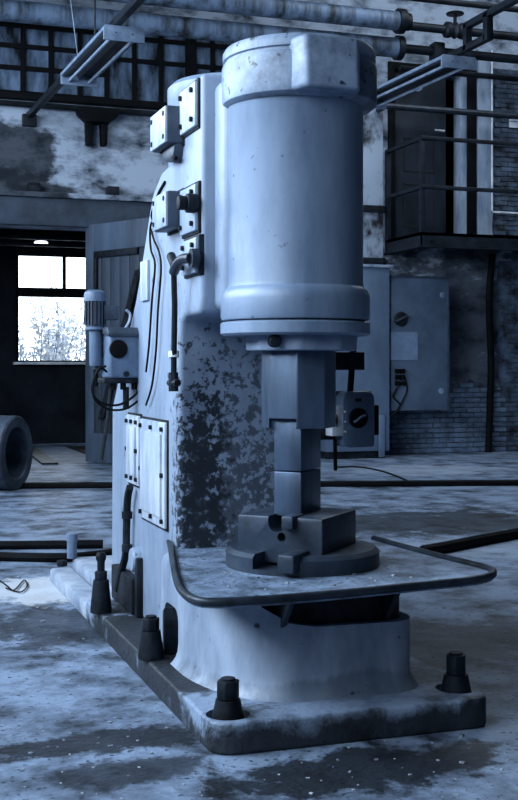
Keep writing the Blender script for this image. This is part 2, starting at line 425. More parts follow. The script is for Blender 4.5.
xm = U(64.5, 270, y=AY).x; zm0, zm1 = U(50, 297, y=AY).z, U(50, 288, y=AY).z
add_box(bm, ax0 - .02, ax0 + .03, AY + .0, AY + .08, az0, az1); add_box(bm, ax1 - .03, ax1, AY, AY + .08, az0, az1)
add_box(bm, ax0, ax1, AY, AY + .08, az1 - .03, az1); add_box(bm, ax0, ax1, AY, AY + .08, az0, az0 + .03)
add_box(bm, ax0, ax1, AY - .02, AY + .1, zm0, zm1); add_box(bm, xm - .03, xm + .03, AY, AY + .08, zm1, az1)
win2 = struct(mk('window_2', bm, 'steel_frame', smooth=0), 'bright three-light window at the back of the dark annex')
for a, b, c, d in ((ax0 + .03, xm - .03, zm1, az1 - .03), (xm + .03, ax1 - .03, zm1, az1 - .03), (ax0 + .03, ax1 - .03, az0 + .03, zm0)):
    bm = new(); add_box(bm, a, b, AY + .03, AY + .04, c, d); mk('pane', bm, 'clear_glass', win2, smooth=0)
bm = new(); add_box(bm, ax0 - .08, ax1 + .05, AY - .16, AY + .02, az0 - .05, az0); mk('sill', bm, 'white_plate', win2, bevel=.008)
# ground and shrubs outside that window
bm = new(); add_box(bm, -12, 22, AY + .35, 45, -.4, -.1); struct(mk('ground_outside', bm, 'outdoor_ground', smooth=0))
def shrub(x, y, h, wd, n, label):
    t = thing('shrub', label, 'shrub', (x, y, -.1), 'shrubs outside the annex window')
    bs = new(); bl = new(); rnd = random.Random(int(x * 100 + y * 7))
    for s in range(16):
        a = rnd.uniform(0, 6.28); rr = rnd.uniform(.1, .5) * wd; hh = h * rnd.uniform(.6, 1)
        top = Vector((x + math.cos(a) * rr, y + math.sin(a) * rr, hh - .1)); bot = Vector((x + math.cos(a) * rr * .2, y + math.sin(a) * rr * .2, -.1))
        mid = (top + bot) / 2 + Vector((rnd.uniform(-.1, .1), 0, .1))
        add_tube(bs, [bot, mid, top], .012, 5)
        for k in range(n // 16):
            u = rnd.uniform(.25, 1.05); c = bot.lerp(top, u) + Vector((rnd.gauss(0, .12), rnd.gauss(0, .12), rnd.gauss(0, .1)))
            d1 = Vector((rnd.gauss(0, 1), rnd.gauss(0, 1), rnd.gauss(0, 1))).normalized(); d2 = d1.orthogonal().normalized(); L = rnd.uniform(.05, .10)
            v = [bl.verts.new(c + q) for q in (-d1 * L, d2 * L * .45, d1 * L, -d2 * L * .45)]; bl.faces.new(v)
    mk('stem', bs, 'twig', t); f = mk('foliage', bl, 'leaf', t, smooth=0); f['kind'] = 'stuff'
q = U(35, 340, y=22); shrub(q.x, 22.0, 2.5, 1.9, 1500, 'pale leafy shrub outside the window, left of the pair')
q = U(64, 330, y=26.5); shrub(q.x, 26.5, 3.4, 2.0, 1800, 'taller pale leafy shrub outside the window, right of the pair')

# steel window high on the back wall, each pane its own piece
bm = new(); yw = WY - .01
def wx(px, py=60): return U(px, py, y=yw).x
vx = [WWX0, wx(-33), wx(-5), wx(23), wx(51), wx(80), wx(107), wx(134.5), wx(161.5), wx(191), wx(213), WWX1]
rowsL = [(5.74, 6.03), (6.09, 6.36), (6.43, 6.68), (6.74, 6.98)]; rowsR = [(5.70, 6.28), (6.36, 6.64), (6.70, 6.98)]
for i, x in enumerate(vx):
    wd = .09 if i == 9 else .035
    add_box(bm, x - wd, x + wd, yw, yw + .1, wz0, wz1)
for z in (5.66, 6.06, 6.395, 6.71, 7.0): add_box(bm, WWX0, vx[6], yw + .005, yw + .09, z - .035, z + .035)
for z in (5.66, 6.32, 6.67, 7.0): add_box(bm, vx[6], WWX1, yw + .005, yw + .09, z - .035, z + .035)
win1 = struct(mk('window_1', bm, 'steel_frame', smooth=0), 'grimy steel-framed window high above the gateway')
for i in range(len(vx) - 1):
    for (a, b) in (rowsL if i < 6 else rowsR):
        bm = new(); dy = random.uniform(0, .012); add_box(bm, vx[i] + .02, vx[i + 1] - .02, yw + .04 + dy, yw + .05 + dy, a - .02, b + .02); mk('pane', bm, 'dirty_glass', win1, smooth=0)
bm = new(); add_box(bm, WWX0 - .1, WWX1 + .1, WY - .14, WY + .02, wz0 - .06, wz0 + .05); mk('sill', bm, 'steel_frame', win1, bevel=.01)
# conduit below the sill
a, b = U(0, 102, y=13.9), U(157, 113, y=13.9)
bm = new(); add_tube(bm, [(-3, 13.9, a.z), (4.6, 13.9, b.z - .02)], .045, 10); tag(mk('conduit', bm, 'pipe_iron'), 'thin dark conduit running just under the grimy window sill', 'pipe')
# dark bell-shaped bracket lamp on the wall
q = U(97, 112, y=13.9); zt = U(97, 110, y=13.9).z
t = thing('wall_bracket', 'black cast bracket with two prongs below the conduit', 'bracket', (q.x, 13.95, zt - .55))
bm = new(); add_prism(bm, [(q.x - .33, zt), (q.x - .31, zt - .10), (q.x - .17, zt - .22), (q.x + .17, zt - .22), (q.x + .31, zt - .10), (q.x + .33, zt)], 13.72, 13.99, 'XZ'); mk('plate', bm, 'steel_frame', t, bevel=.02)
for dx in (-.13, .10):
    bm = new(); add_prism(bm, [(q.x + dx - .06, zt - .2), (q.x + dx + .06, zt - .2), (q.x + dx + .045, zt - .56), (q.x + dx - .045, zt - .56)], 13.8, 13.98, 'XZ'); mk('prong', bm, 'steel_frame', t, bevel=.02)

# pipes under the roof
def run(p0, p1, r, m, name, label, seg=20, extra=None):
    t = thing(name, label, 'pipe', (p0 + p1) / 2 - Vector((0, 0, r)))
    bm = new(); add_cyl(bm, p0, p1, r, seg=seg); mk('pipe_run', bm, m, t)
    return t
yp = 13.3
e0, e1 = U(0, 21, y=yp), U(398, 38, y=yp)
z_low = (e0.z + e1.z) / 2; x_end = e1.x
t1 = run(Vector((-4, yp, z_low)), Vector((x_end, yp, z_low)), .16, 'pipe_lagging', 'lagged_pipe', 'lower thick lagged pipe, stained, below the roof')
bm = new(); add_cyl(bm, (x_end - .04, yp, z_low), (x_end + .06, yp, z_low), .2, seg=16); mk('flange', bm, 'pipe_iron', t1)
bm = new(); add_cyl(bm, (x_end + .06, yp, z_low), (14, yp, z_low), .075, seg=14); mk('bare_pipe', bm, 'pipe_iron', t1)
yq = 13.0; e2 = U(398, 21, y=yq); z_up = e2.z
t2 = run(Vector((-4, yq, z_up)), Vector((e2.x, yq, z_up)), .15, 'pipe_lagging', 'lagged_pipe', 'upper thick lagged pipe, ending in valve gear on the right')
bm = new(); add_cyl(bm, (e2.x - .02, yq, z_up), (e2.x + .1, yq, z_up), .2, seg=14); add_cyl(bm, (e2.x + .1, yq, z_up), (e2.x + .2, yq, z_up), .14, seg=14); mk('flange', bm, 'pipe_iron', t2)
bm = new(); add_cyl(bm, (e2.x + .2, yq, z_up - .06), (14, yq, z_up - .06), .07, seg=14); mk('bare_pipe', bm, 'pipe_iron', t2)
q = U(455, 18, y=yq); bm = new()
add_lathe(bm, [(.09, -.2), (.13, -.17), (.13, -.1), (.1, -.05), (.14, 0), (.1, .05), (.13, .1), (.13, .17), (.09, .2)], (q.x, yq, z_up - .06), 16, 'X')
vb = mk('valve_body', bm, 'pipe_iron', t2)
bm = new(); add_cyl(bm, (q.x, yq, z_up), (q.x, yq, z_up + .2), .03, seg=10); add_lathe(bm, [(.14, .2), (.15, .215), (.14, .23)], (q.x, yq, z_up), 20); mk('hand_wheel', bm, 'pipe_iron', vb)
q = U(437, 34, y=yp); bm = new(); add_box(bm, q.x - .1, q.x + .1, yp - .12, yp + .12, z_low - .14, z_low + .14); mk('coupling', bm, 'pipe_iron', t1, bevel=.03)
for zz, yy, lab in ((z_up + .33, 12.8, 'thin dark pipe, topmost under the roof'), (z_low - .22, 13.7, 'thin dark pipe below the lagged pipes')):
    bm = new(); x0 = -4 if zz > z_low else U(400, 60, y=yy).x
    add_tube(bm, [(x0, yy, zz), (14, yy, zz)], .05, 10); tag(mk('thin_pipe', bm, 'pipe_iron'), lab, 'pipe')

# ------------------------------------------------------------------ strip lamps on long rails
def strip_lamp(label, rail_label, near_l, near_r, top, bot, far_x, rail, length, yn, hang=None):
    a = U(near_l, top, y=yn); b = U(near_r, bot, y=yn)
    cx, hw = (a.x + b.x) / 2, (b.x - a.x) / 2; z0, z1 = b.z, a.z
    t = thing('strip_lamp', label, 'lamp', (cx, yn + length / 2, z0), 'strip lamps under the roof')
    for y in (yn, yn + length):
        bm = new(); add_prism(bm, [(cx - hw, z0), (cx + hw, z0), (cx + hw, z1 - .02), (cx + hw - .02, z1), (cx - hw + .02, z1), (cx - hw, z1 - .02)], y, y + .03, 'XZ')
        ep = mk('end_plate', bm, 'lamp_metal', t, bevel=.006)
        for s in (-.4, .4):
            bm = new(); add_cyl(bm, (cx + s * hw, y - .006, (z0 + z1) / 2), (cx + s * hw, y + .01, (z0 + z1) / 2), .008, seg=8); mk('screw', bm, 'bolt_iron', ep)
    bm = new(); hgt = z1 - z0
    add_prism(bm, [(cx - hw * .9, z1 - hgt * .45), (cx - hw * .9, z1 - hgt * .1), (cx + hw * .9, z1 - hgt * .1), (cx + hw * .9, z1 - hgt * .45), (cx + hw * .15, z1 - hgt * .2), (cx, z1 - hgt * .55), (cx - hw * .15, z1 - hgt * .2)], yn + .03, yn + length, 'XZ')
    mk('reflector', bm, 'lamp_reflector', t, smooth=0)
    for s in (-.55, .55):
        bm = new(); add_cyl(bm, (cx + s * hw, yn + .03, z0 + hgt * .3), (cx + s * hw, yn + length, z0 + hgt * .3), .019, seg=12); mk('tube', bm, 'lamp_tube', t)
    for s in (-1, 1):
        bm = new(); xx = cx + s * hw * .93; add_box(bm, xx - .012, xx + .012, yn + .03, yn + length, z1 - hgt * .35, z1 - hgt * .1); mk('side_skirt', bm, 'lamp_metal', t, smooth=0)
    R = math.radians(2.4); t.rotation_euler = (0, 0, R)
    t.location.x -= math.sin(R) * length / 2
    return cx, hw, z0, z1
YN = 8.6
cx, hw, z0, z1 = strip_lamp('grey twin-tube strip lamp hanging above the gateway', '', 103.5, 145, 24, 43, 62, None, 2.25, YN)
# length from the photograph: far plate's left edge at x=62
bm = new(); add_box(bm, cx - hw + .12, cx - hw + .21, -4, 13.98, z1 + .004, z1 + .09)
rail1 = thing('lamp_rail', 'dark rail carrying the strip lamp above the gateway', 'rail', (cx, 5, z1 - .06))
mk('rail_bar', bm, 'balcony_steel', rail1, bevel=.01)
bm = new(); add_box(bm, cx - hw + .06, cx - hw + .27, 13.88, 14, z1 - .12, z1 + .06); mk('wall_shoe', bm, 'balcony_steel', rail1, bevel=.01)
bm = new(); add_cyl(bm, (cx - hw + .045, YN + .6, z1), (cx - hw + .045, YN + .6, HALL_Z), .012, seg=6); mk('hanger_rod', bm, 'balcony_steel', rail1)
bm = new(); add_cyl(bm, (cx - hw + .1, YN + 1.7, z1), (cx - hw - .25, YN + 2.2, HALL_Z), .006, seg=6); mk('hanger_wire', bm, 'lamp_metal', rail1)
rail1.rotation_euler = (0, 0, math.radians(2.4)); rail1.location.x += math.sin(math.radians(2.4)) * (YN - 5)
cx, hw, z0, z1 = strip_lamp('grey twin-tube strip lamp in front of the balcony door', '', 441.5, 477, 54, 70, 365, None, 2.4, 8.6)
rail2 = thing('lamp_rail', 'dark cranked rail carrying the strip lamp by the balcony', 'rail', (cx, 8, z1 - .03))
bm = new(); add_box(bm, cx - .05, cx + .04, 7.9, 13.4, z1 + .004, z1 + .08); mk('rail_bar', bm, 'balcony_steel', rail2, bevel=.01)
zu = U(480, 17, y=7.9).z
bm = new(); add_box(bm, cx - .05, cx + .04, 7.85, 7.95, z1, zu + .06); mk('crank', bm, 'balcony_steel', rail2, bevel=.008)
bm = new(); add_box(bm, cx - .05, cx + .04, 8.35, 8.43, z1, zu + .06); mk('crank', bm, 'balcony_steel', rail2, bevel=.008)
bm = new(); add_box(bm, cx - .05, cx + .04, -3, 8.43, zu, zu + .08); mk('upper_bar', bm, 'balcony_steel', rail2, bevel=.01)
bm = new(); add_cyl(bm, (cx, 6, zu), (cx, 6, HALL_Z), .012, seg=6); mk('hanger_rod', bm, 'balcony_steel', rail2)

# ------------------------------------------------------------------ balcony, its door, wall bits on the right
zb = U(385, 240, y=WY).z                       # underside-ish of the deck edge
bx0 = U(385, 240, y=WY).x
fc = U(421, 232, x=bx0); by = fc.y; zt = fc.z  # front-left corner of the deck
bal = thing('balcony', 'dark steel balcony with two-bar railing in front of the panelled door', 'balcony', (bx0 + 2, (by + WY) / 2, zt - .3))
bm = new(); add_box(bm, bx0, 12.5, by, WY, zt - .05, zt); mk('deck', bm, 'balcony_steel', bal, smooth=0)
hb = .24
def channel(p0, p1, inward):
    bm = new(); d = (p1 - p0).normalized(); n = inward
    for (o0, o1, a, b) in ((0, .02, 0, hb), (0, .10, hb - .025, hb), (-.03, .10, 0, .025)):
        vs = [p0 + n * o0, p1 + n * o0, p1 + n * o1, p0 + n * o1]
        A = [bm.verts.new(Vector((v.x, v.y, zt - hb + a))) for v in vs]; B = [bm.verts.new(Vector((v.x, v.y, zt - hb + b))) for v in vs]
        for i in range(4): bm.faces.new((A[i], A[(i + 1) % 4], B[(i + 1) % 4], B[i]))
        bm.faces.new(A[::-1]); bm.faces.new(B)
    return bm
f1 = mk('edge_beam', channel(Vector((bx0, by, 0)), Vector((12.5, by, 0)), Vector((0, 1, 0))), 'balcony_steel', bal, smooth=0)
f2 = mk('edge_beam', channel(Vector((bx0, WY, 0)), Vector((bx0, by, 0)), Vector((1, 0, 0))), 'balcony_steel', bal, smooth=0)
for i in range(5):
    bm = new(); x = bx0 + .2 + i * .8; add_cyl(bm, (x, by - .02, zt - hb * .5), (x, by + .02, zt - hb * .5), .02, seg=8); mk('rivet', bm, 'balcony_steel', f1)
ztop = U(424, 137, y=by).z; zmid = U(424, 186, y=by).z
for px_, yy in ((None, by),):
    for x in (bx0 + .04, bx0 + 2.2):
        bm = new(); add_box(bm, x - .045, x + .045, by + .0, by + .06, zt, ztop); mk('post', bm, 'balcony_steel', bal, bevel=.006)
bm = new(); add_box(bm, bx0 - .005, bx0 + .085, WY - .07, WY - .01, zt - .2, ztop); mk('post', bm, 'balcony_steel', bal, bevel=.006)
for zz, nm in ((ztop, 'top_rail'), (zmid, 'middle_rail')):
    bm = new(); add_box(bm, bx0, 12.5, by - .02, by + .05, zz - .04, zz + .02); mk(nm, bm, 'balcony_steel', bal, bevel=.008)
    bm = new(); add_box(bm, bx0, bx0 + .07, by, WY, zz - .04, zz + .02); mk(nm, bm, 'balcony_steel', bal, bevel=.008)
a = U(386, 106, y=13.6); bm = new(); add_tube(bm, [(a.x, 13.98, a.z), (a.x, 13.6, a.z), (12, 13.6, a.z)], .055, 10); tag(mk('wall_pipe', bm, 'rim_iron'), 'horizontal pipe crossing the balcony door above the railing', 'pipe')
# door, ajar, in its frame
door = struct(thing('door_2', 'dark panelled door standing ajar behind the balcony railing', 'door', ((DX0 + DX1) / 2, WY, dz0)))
if 'category' in door: del door['category']
xl, xr = DX0 + .02, U(447, 200, y=WY).x
def dbox(a, b, y0, y1, c, d): return add_box(new(), a, b, y0, y1, c, d)
leaf = mk('leaf', dbox(xl, xr, WY + .04, WY + .09, dz0, dz1), 'balcony_door', door, bevel=.005)
for (c, d) in ((dz0 + .25, dz0 + 1.0), (dz0 + 1.2, dz0 + 1.78)):
    for bx in ((xl + .2, xr - .22, c, c + .022), (xl + .2, xr - .22, d - .022, d), (xl + .2, xl + .222, c, d), (xr - .242, xr - .22, c, d)):
        mk('panel_moulding', dbox(bx[0], bx[1], WY + .026, WY + .045, bx[2], bx[3]), 'door_groove', leaf, smooth=0)
q = U(440, 131, y=WY + .02); bm = new(); add_tube(bm, [(q.x + .06, WY + .04, q.z), (q.x + .06, WY - .03, q.z), (q.x - .12, WY - .03, q.z)], .014, 8); mk('handle', bm, 'white_plate', leaf)
q = U(418, 86, y=WY + .02); bm = new(); add_lathe(bm, [(.05, -.004), (.09, -.01), (.09, .02)], (q.x, WY + .035, q.z), 20, 'Y'); mk('number_disc', bm, 'frame_light', leaf)
mk('jamb', dbox(DX0 - .1, DX0 + .02, WY - .05, WY + .1, dz0, dz1 + .1), 'steel_frame', door, bevel=.005)
x0, x1 = U(459, 200, y=WY).x, U(466, 200, y=WY).x; mk('jamb', dbox(x0, x1, WY - .03, WY + .2, dz0, dz1 + .1), 'frame_light', door, bevel=.005)
x0, x1 = U(466, 200, y=WY).x, U(475, 200, y=WY).x; mk('jamb', dbox(x0, x1, WY - .05, WY + .2, dz0, dz1 + .1), 'steel_frame', door, bevel=.005)
mk('head', dbox(DX0 - .1, DX1, WY - .04, WY + .1, dz1, dz1 + .12), 'steel_frame', door, bevel=.005)
# pale pilaster, conduit loop, sign
x0, x1 = U(476, 200, y=WY).x, U(490, 200, y=WY).x
bm = new(); add_box(bm, x0, x1, WY - .08, WY, zt, U(480, 50, y=WY).z); mk('pilaster', bm, 'frame_light', wall_back, bevel=.01)
x0 = U(365, 200, y=WY).x; x1 = U(381, 200, y=WY).x
bm = new(); add_box(bm, x0 - .6, x1, WY - .1, WY, 3.2, 6.3); mk('plaster_pier', bm, 'pillar_plaster', wall_back, bevel=.02)
for py in (210, 262):
    q = U(373, py, y=WY); bm = new(); add_box(bm, x0 - .6, x1 + .02, WY - .15, WY - .08, q.z - .06, q.z + .06); mk('pier_clamp', bm, 'dark_iron', wall_back, bevel=.01)
a = U(492, 50, y=13.9); b = U(492, 212, y=13.9)
bm = new(); add_tube(bm, [(a.x, 13.9, a.z), (a.x, 13.9, b.z + .03), (a.x + .03, 13.9, b.z), (11, 13.9, b.z)], .018, 8); tag(mk('light_conduit', bm, 'white_plate'), 'thin pale conduit bending right beside the pale pilaster', 'pipe')
q0, q1 = U(507, 116, y=WY), U(517, 129, y=WY); bm = new(); add_box(bm, q0.x, q1.x + .02, WY - .085, WY - .06, q1.z, q0.z)
sg = tag(mk('wall_sign', bm, 'white_plate', bevel=.004), 'small white notice on the dark wall at the right edge', 'sign')
bm = new(); add_box(bm, q0.x + .02, q1.x, WY - .09, WY - .084, (q0.z + q1.z) / 2 - .008, (q0.z + q1.z) / 2 + .008); mk('printed_line', bm, 'control_paint', sg, smooth=0)
# brick pieces showing right of the pilaster, upper storey
for k in range(34):
    for i in range(3):
        x = 9.50 + (k % 2) * .13 + i * .262; z = 3.80 + k * .086
        brick(x, z, True)
bm = new(); add_box(bm, 9.36, 10.6, WY - .014, WY, 3.75, 6.72); mk('mortar_bed', bm, 'brick_dark', wall_back, smooth=0)
# rust-black down pipe below the balcony
q = U(490, 260, y=13.85); bm = new()
add_tube(bm, smooth_path([(q.x + .05, 13.85, 3.45), (q.x - .02, 13.85, 2.6), (q.x + .02, 13.85, 1.5), (q.x - .03, 13.85, .0)], 5), .06, 10); tag(mk('down_pipe', bm, 'steel_frame'), 'black down pipe on the brick wall under the balcony', 'pipe')

# ------------------------------------------------------------------ electrical cabinet with its door folded back
cy = 13.25
ca, cb = U(389.5, 268, y=cy), U(388, 458, z=0)
cx1 = ca.x; cz1 = ca.z; cx0 = cx1 - 1.1
cab = thing('electrical_cabinet', 'tall grey electrical cabinet with its door folded open against the brick wall', 'cabinet', ((cx0 + cx1) / 2, 13.6, 0))
bm = new(); add_box(bm, cx0, cx1, cy, 13.75, .12, cz1); mk('body', bm, 'cabinet_grey', cab, bevel=.01)
bm = new(); add_box(bm, cx0 - .03, cx1 + .05, cy - .04, 13.76, cz1, cz1 + .05); mk('top_cap', bm, 'frame_light', cab, bevel=.008)
bm = new(); add_box(bm, cx0 + .05, cx1 - .05, cy + .05, 13.7, 0, .12); mk('plinth', bm, 'dark_iron', cab)
bm = new(); add_box(bm, cx1 - .2, cx1 - .1, cy - .05, cy, .02, .7); mk('corner_strip', bm, 'cabinet_grey', cab, bevel=.01)
dy = 13.35
da, db = U(391, 276, y=dy), U(447.5, 410, y=dy)
bm = new(); add_box(bm, da.x, db.x, dy, dy + .05, db.z, da.z); cd = mk('door', bm, 'cabinet_door', cab, bevel=.006)
bm = new(); add_box(bm, da.x, db.x + .015, dy - .03, dy + .06, da.z - .02, da.z + .01); add_box(bm, db.x - .005, db.x + .02, dy - .03, dy + .06, db.z, da.z); mk('door_edge', bm, 'motor_paint', cd)
q = U(400.5, 319, y=dy); bm = new(); add_lathe(bm, [(.10, -.05), (.12, -.03), (.12, 0)], (q.x, dy, q.z), 20, 'Y'); k = mk('rotary_handle', bm, 'dark_iron', cd)
bm = new(); add_tube(bm, [(q.x - .12, dy - .07, q.z - .05), (q.x + .1, dy - .07, q.z + .05)], .025, 8); mk('lever', bm, 'rim_iron', cd)
a, b = U(390, 332, y=dy), U(417.5, 360, y=dy); bm = new(); add_box(bm, a.x + .01, b.x, dy - .01, dy, b.z, a.z); mk('paper_card', bm, 'paper', cd, smooth=0)
q0, q1 = U(394, 368, y=dy), U(405, 386, y=dy); bm = new()
for i in range(2):
    for j in range(3):
        x = q0.x + (q1.x - q0.x) * (i + .1) / 2; z = q1.z + (q0.z - q1.z) * (j + .1) / 3
        add_box(bm, x, x + .07, dy - .06, dy, z, z + .075)
mk('terminal_block', bm, 'black_rubber', cd, bevel=.006)
for pts in ([(399, 386), (393, 396), (400, 405), (395, 413), (388, 417)], [(405, 378), (407, 390), (402, 402), (396, 412), (388, 417)]):
    bm = new(); add_tube(bm, smooth_path([U(px, py, y=dy - .04) for px, py in pts], 5), .014, 6); mk('loose_wire', bm, 'black_rubber', cd)
for px, py in ((442.5, 295), (441, 391)):
    q = U(px, py, y=dy); bm = new(); add_lathe(bm, [(.02, -.02), (.05, -.015), (.05, 0)], (q.x, dy, q.z), 16, 'Y'); mk('lock', bm, 'lamp_metal', cd)

# ------------------------------------------------------------------ wooden gate leaf swung open
A = U(89, 461, y=13.95); A.z = 0; zg = 3.68
dB = (3.68 - 1.5) * F_PX / (HORIZON - 218); lat = (150 - 259) / F_PX * dB
B = Vector((CAM.x + VX * dB + RX * lat, CAM.y + VY * dB + RY * lat, 0))
u = (B - A).normalized(); LW = (B - A).length + .35; nrm = Vector((u.y, -u.x, 0))
if nrm.dot(CAM - A) < 0: nrm = -nrm
Mg = Matrix(((u.x, nrm.x, 0, A.x), (u.y, nrm.y, 0, A.y), (0, 0, 1, 0), (0, 0, 0, 1)))
gate = thing('gate_leaf', 'weathered wooden gate leaf with diagonal brace, swung open beside the dark gateway', 'gate', A + u * LW / 2)
def gb(name, x0, x1, z0, z1, d0, d1, m):
    bm = new(); add_box(bm, x0, x1, d0, d1, z0, z1, Mg); return mk(name, bm, m, gate, bevel=.008)
z0 = .02
for i in range(7):
    a = .12 + (LW - .24) * i / 7; gb('plank', a + .004, .12 + (LW - .24) * (i + 1) / 7 - .004, z0 + .1, zg - .15, 0, .035, 'door_panel_wood')
gb('stile', 0, .2, z0, zg, -.01, .07, 'door_wood'); gb('stile', LW - .2, LW, z0, zg, -.01, .07, 'door_wood')
gb('top_rail', .2, LW - .2, zg - .42, zg, -.01, .068, 'door_wood'); gb('bottom_rail', .2, LW - .2, z0, z0 + .45, -.01, .068, 'door_wood')
gb('top_iron', .2, LW - .55, zg - .52, zg - .42, .036, .08, 'dark_iron'); gb('side_iron', .2, .27, 1.2, zg - .5, .036, .08, 'dark_iron')
bm = new(); p0 = Vector((LW - .5, .06, zg - .75)); p1 = Vector((.42, .06, .7)); wv = Vector((.07, 0, .02))
vs = [p0 - wv, p0 + wv, p1 + wv, p1 - wv]
Av = [bm.verts.new(Mg @ v) for v in vs]; Bv = [bm.verts.new(Mg @ (v + Vector((0, .05, 0)))) for v in vs]
for i in range(4): bm.faces.new((Av[i], Av[(i + 1) % 4], Bv[(i + 1) % 4], Bv[i]))
bm.faces.new(Av[::-1]); bm.faces.new(Bv); mk('diagonal_brace', bm, 'dark_iron', gate)

# annex bits: hanging lamp, floor pit cover
q = U(41, 244, y=17); bm = new(); add_lathe(bm, [(.02, .06), (.10, .05), (.125, .02), (.12, 0), (.05, -.03)][::-1], q, 20)
t = thing('ceiling_lamp', 'small lit lamp hanging in the dark annex above the window', 'lamp', q)
mk('globe', bm, 'lit_lamp', t); bm = new(); add_cyl(bm, (q.x, 17, q.z + .05), (q.x, 17, 4.1), .012, seg=6); mk('cord', bm, 'black_rubber', t)
for py in (236.5, 243.5):
    q = U(0, py, y=16); bm = new(); add_box(bm, HALL_X0, 4.6, 15.95, 16.05, q.z - .03, q.z + .02); tag(mk('annex_pipe', bm, 'pipe_iron', bevel=.01), 'dark bar across the annex, %s of two' % ('upper' if py < 240 else 'lower'), 'pipe')
a, b, c = U(66, 447, z=0), U(96, 447, z=0), U(90, 456, z=0)
bm = new(); add_box(bm, a.x, a.x + 1.3, c.y, a.y, 0, .012); tag(mk('pit_cover', bm, 'steel_frame'), 'black steel plate on the pale floor behind the gate', 'plate')
a = U(28, 447, z=0); bm = new(); pA, pB = U(27, 447, z=.01), U(50, 464, z=.01)
dv = (pB - pA).normalized(); sd = Vector((dv.y, -dv.x, 0)) * .12; vs = [pA - sd, pA + sd, pB + sd, pB - sd]
Av = [bm.verts.new(Vector((v.x, v.y, 0))) for v in vs]; Bv = [bm.verts.new(Vector((v.x, v.y, .03))) for v in vs]
for i in range(4): bm.faces.new((Av[i], Av[(i + 1) % 4], Bv[(i + 1) % 4], Bv[i]))
bm.faces.new(Av[::-1]); bm.faces.new(Bv); tag(mk('floor_strip', bm, 'rim_iron'), 'narrow steel strip let into the gateway floor', 'strip')

# ------------------------------------------------------------------ things lying on the floor
# kerb / cable channel right across
a, b = U(0, 489, z=0), U(518, 486, z=0); d = (b - a).normalized(); n = Vector((-d.y, d.x, 0))
a2, b2 = a - d * 2.0, b + d * 3; bm = new()
def slab(bm, p, q, n, wd, z0, z1):
    vs = [p, q, q + n * wd, p + n * wd]
    Av = [bm.verts.new(Vector((v.x, v.y, z0))) for v in vs]; Bv = [bm.verts.new(Vector((v.x, v.y, z1))) for v in vs]
    for i in range(4): bm.faces.new((Av[i], Av[(i + 1) % 4], Bv[(i + 1) % 4], Bv[i]))
    bm.faces.new(Av[::-1]); bm.faces.new(Bv)
    return bm
slab(bm, a2, b2, n, .16, 0, .065); tag(mk('floor_rail', bm, 'steel_frame', bevel=.015), 'low dark steel rail crossing the hall floor behind the hammer', 'rail')
def bar(pxs, r, name, label, m='steel_frame'):
    pts = [U(px, py, z=r) for px, py in pxs]
    for p in pts: p.z = r
    bm = new(); add_tube(bm, smooth_path(pts, 4), r, 10); return tag(mk(name, bm, m), label, 'bar')
bar([(-60, 545), (20, 545), (103, 544)], .035, 'steel_bar', 'dark round steel bar on the floor behind the hammer, farther of two')
bar([(-60, 554), (20, 557), (75, 557), (112, 553)], .035, 'steel_bar', 'dark round steel bar on the floor behind the hammer, nearer of two')
bar([(423, 551), (450, 546), (480, 540), (518, 533), (560, 526)], .045, 'steel_bar', 'dark steel bar on the floor to the right of the hammer table')
pts = [U(px, py, z=.012) for px, py in ((336, 467), (360, 467), (385, 472), (408, 481))]
bm = new(); add_tube(bm, smooth_path(pts, 5), .012, 6); tag(mk('floor_cable', bm, 'black_rubber'), 'thin black cable lying on the floor by the cabinet', 'cable')
pts = [U(px, py, z=.01) for px, py in ((-8, 575), (6, 585), (14, 590), (24, 580), (27, 586), (20, 592), (6, 588))]
bm = new(); add_tube(bm, smooth_path(pts, 5), .005, 6); tag(mk('scrap_wire', bm, 'black_rubber'), 'curled black scrap wire on the floor at the left edge', 'wire')
# short pipe section lying on its side, left edge
fc = U(17.5, 490, z=0); n13 = math.radians(14)
ax = Vector((RX, RY, 0)) * math.cos(n13) - Vector((VX, VY, 0)) * math.sin(n13)
R1, R2 = .45, .31
bm = new(); c0 = Vector((fc.x, fc.y, R1)); rings = []
side = Vector((-ax.y, ax.x, 0)); up = Vector((0, 0, 1))
for rr, off in ((R1 - .02, 0), (R1, -.02), (R1, -1.0), (R2, -1.0), (R2, -.015), (R2 + .015, 0)):
    rings.append([bm.verts.new(c0 + ax * off + (side * math.cos(t) + up * math.sin(t)) * rr) for t in [2 * math.pi * i / 48 for i in range(48)]])
for i in range(len(rings)):
    P_, Q_ = rings[i], rings[(i + 1) % len(rings)]
    for k in range(48): bm.faces.new((P_[k], P_[(k + 1) % 48], Q_[(k + 1) % 48], Q_[k]))
tag(mk('pipe_section', bm, 'pipe_section'), 'short thick-walled pipe section lying on its side at the left edge', 'pipe')
# grit and chips on the floor
bm = new(); rnd = random.Random(3)
for i in range(420):
    px = rnd.uniform(0, 518); py = rnd.uniform(480, 800); q = U(px, py, z=0)
    if -.05 < q.x < 1.25 and -.05 < q.y < 4: continue
    if (px > 410 and 520 < py < 560) or (px < 125 and 535 < py < 565): continue
    s = rnd.uniform(.0015, .005) * (1 if rnd.random() < .93 else 2); a = rnd.uniform(0, 6.28)
    M = Matrix.Translation(q) @ Matrix.Rotation(a, 4, 'Z')
    add_box(bm, -s * 1.5, s * 1.5, -s, s, 0, s * .8, M)
tag(mk('floor_grit', bm, 'chip', smooth=0), 'pale grit and chips scattered over the concrete floor', 'grit', kind='stuff')

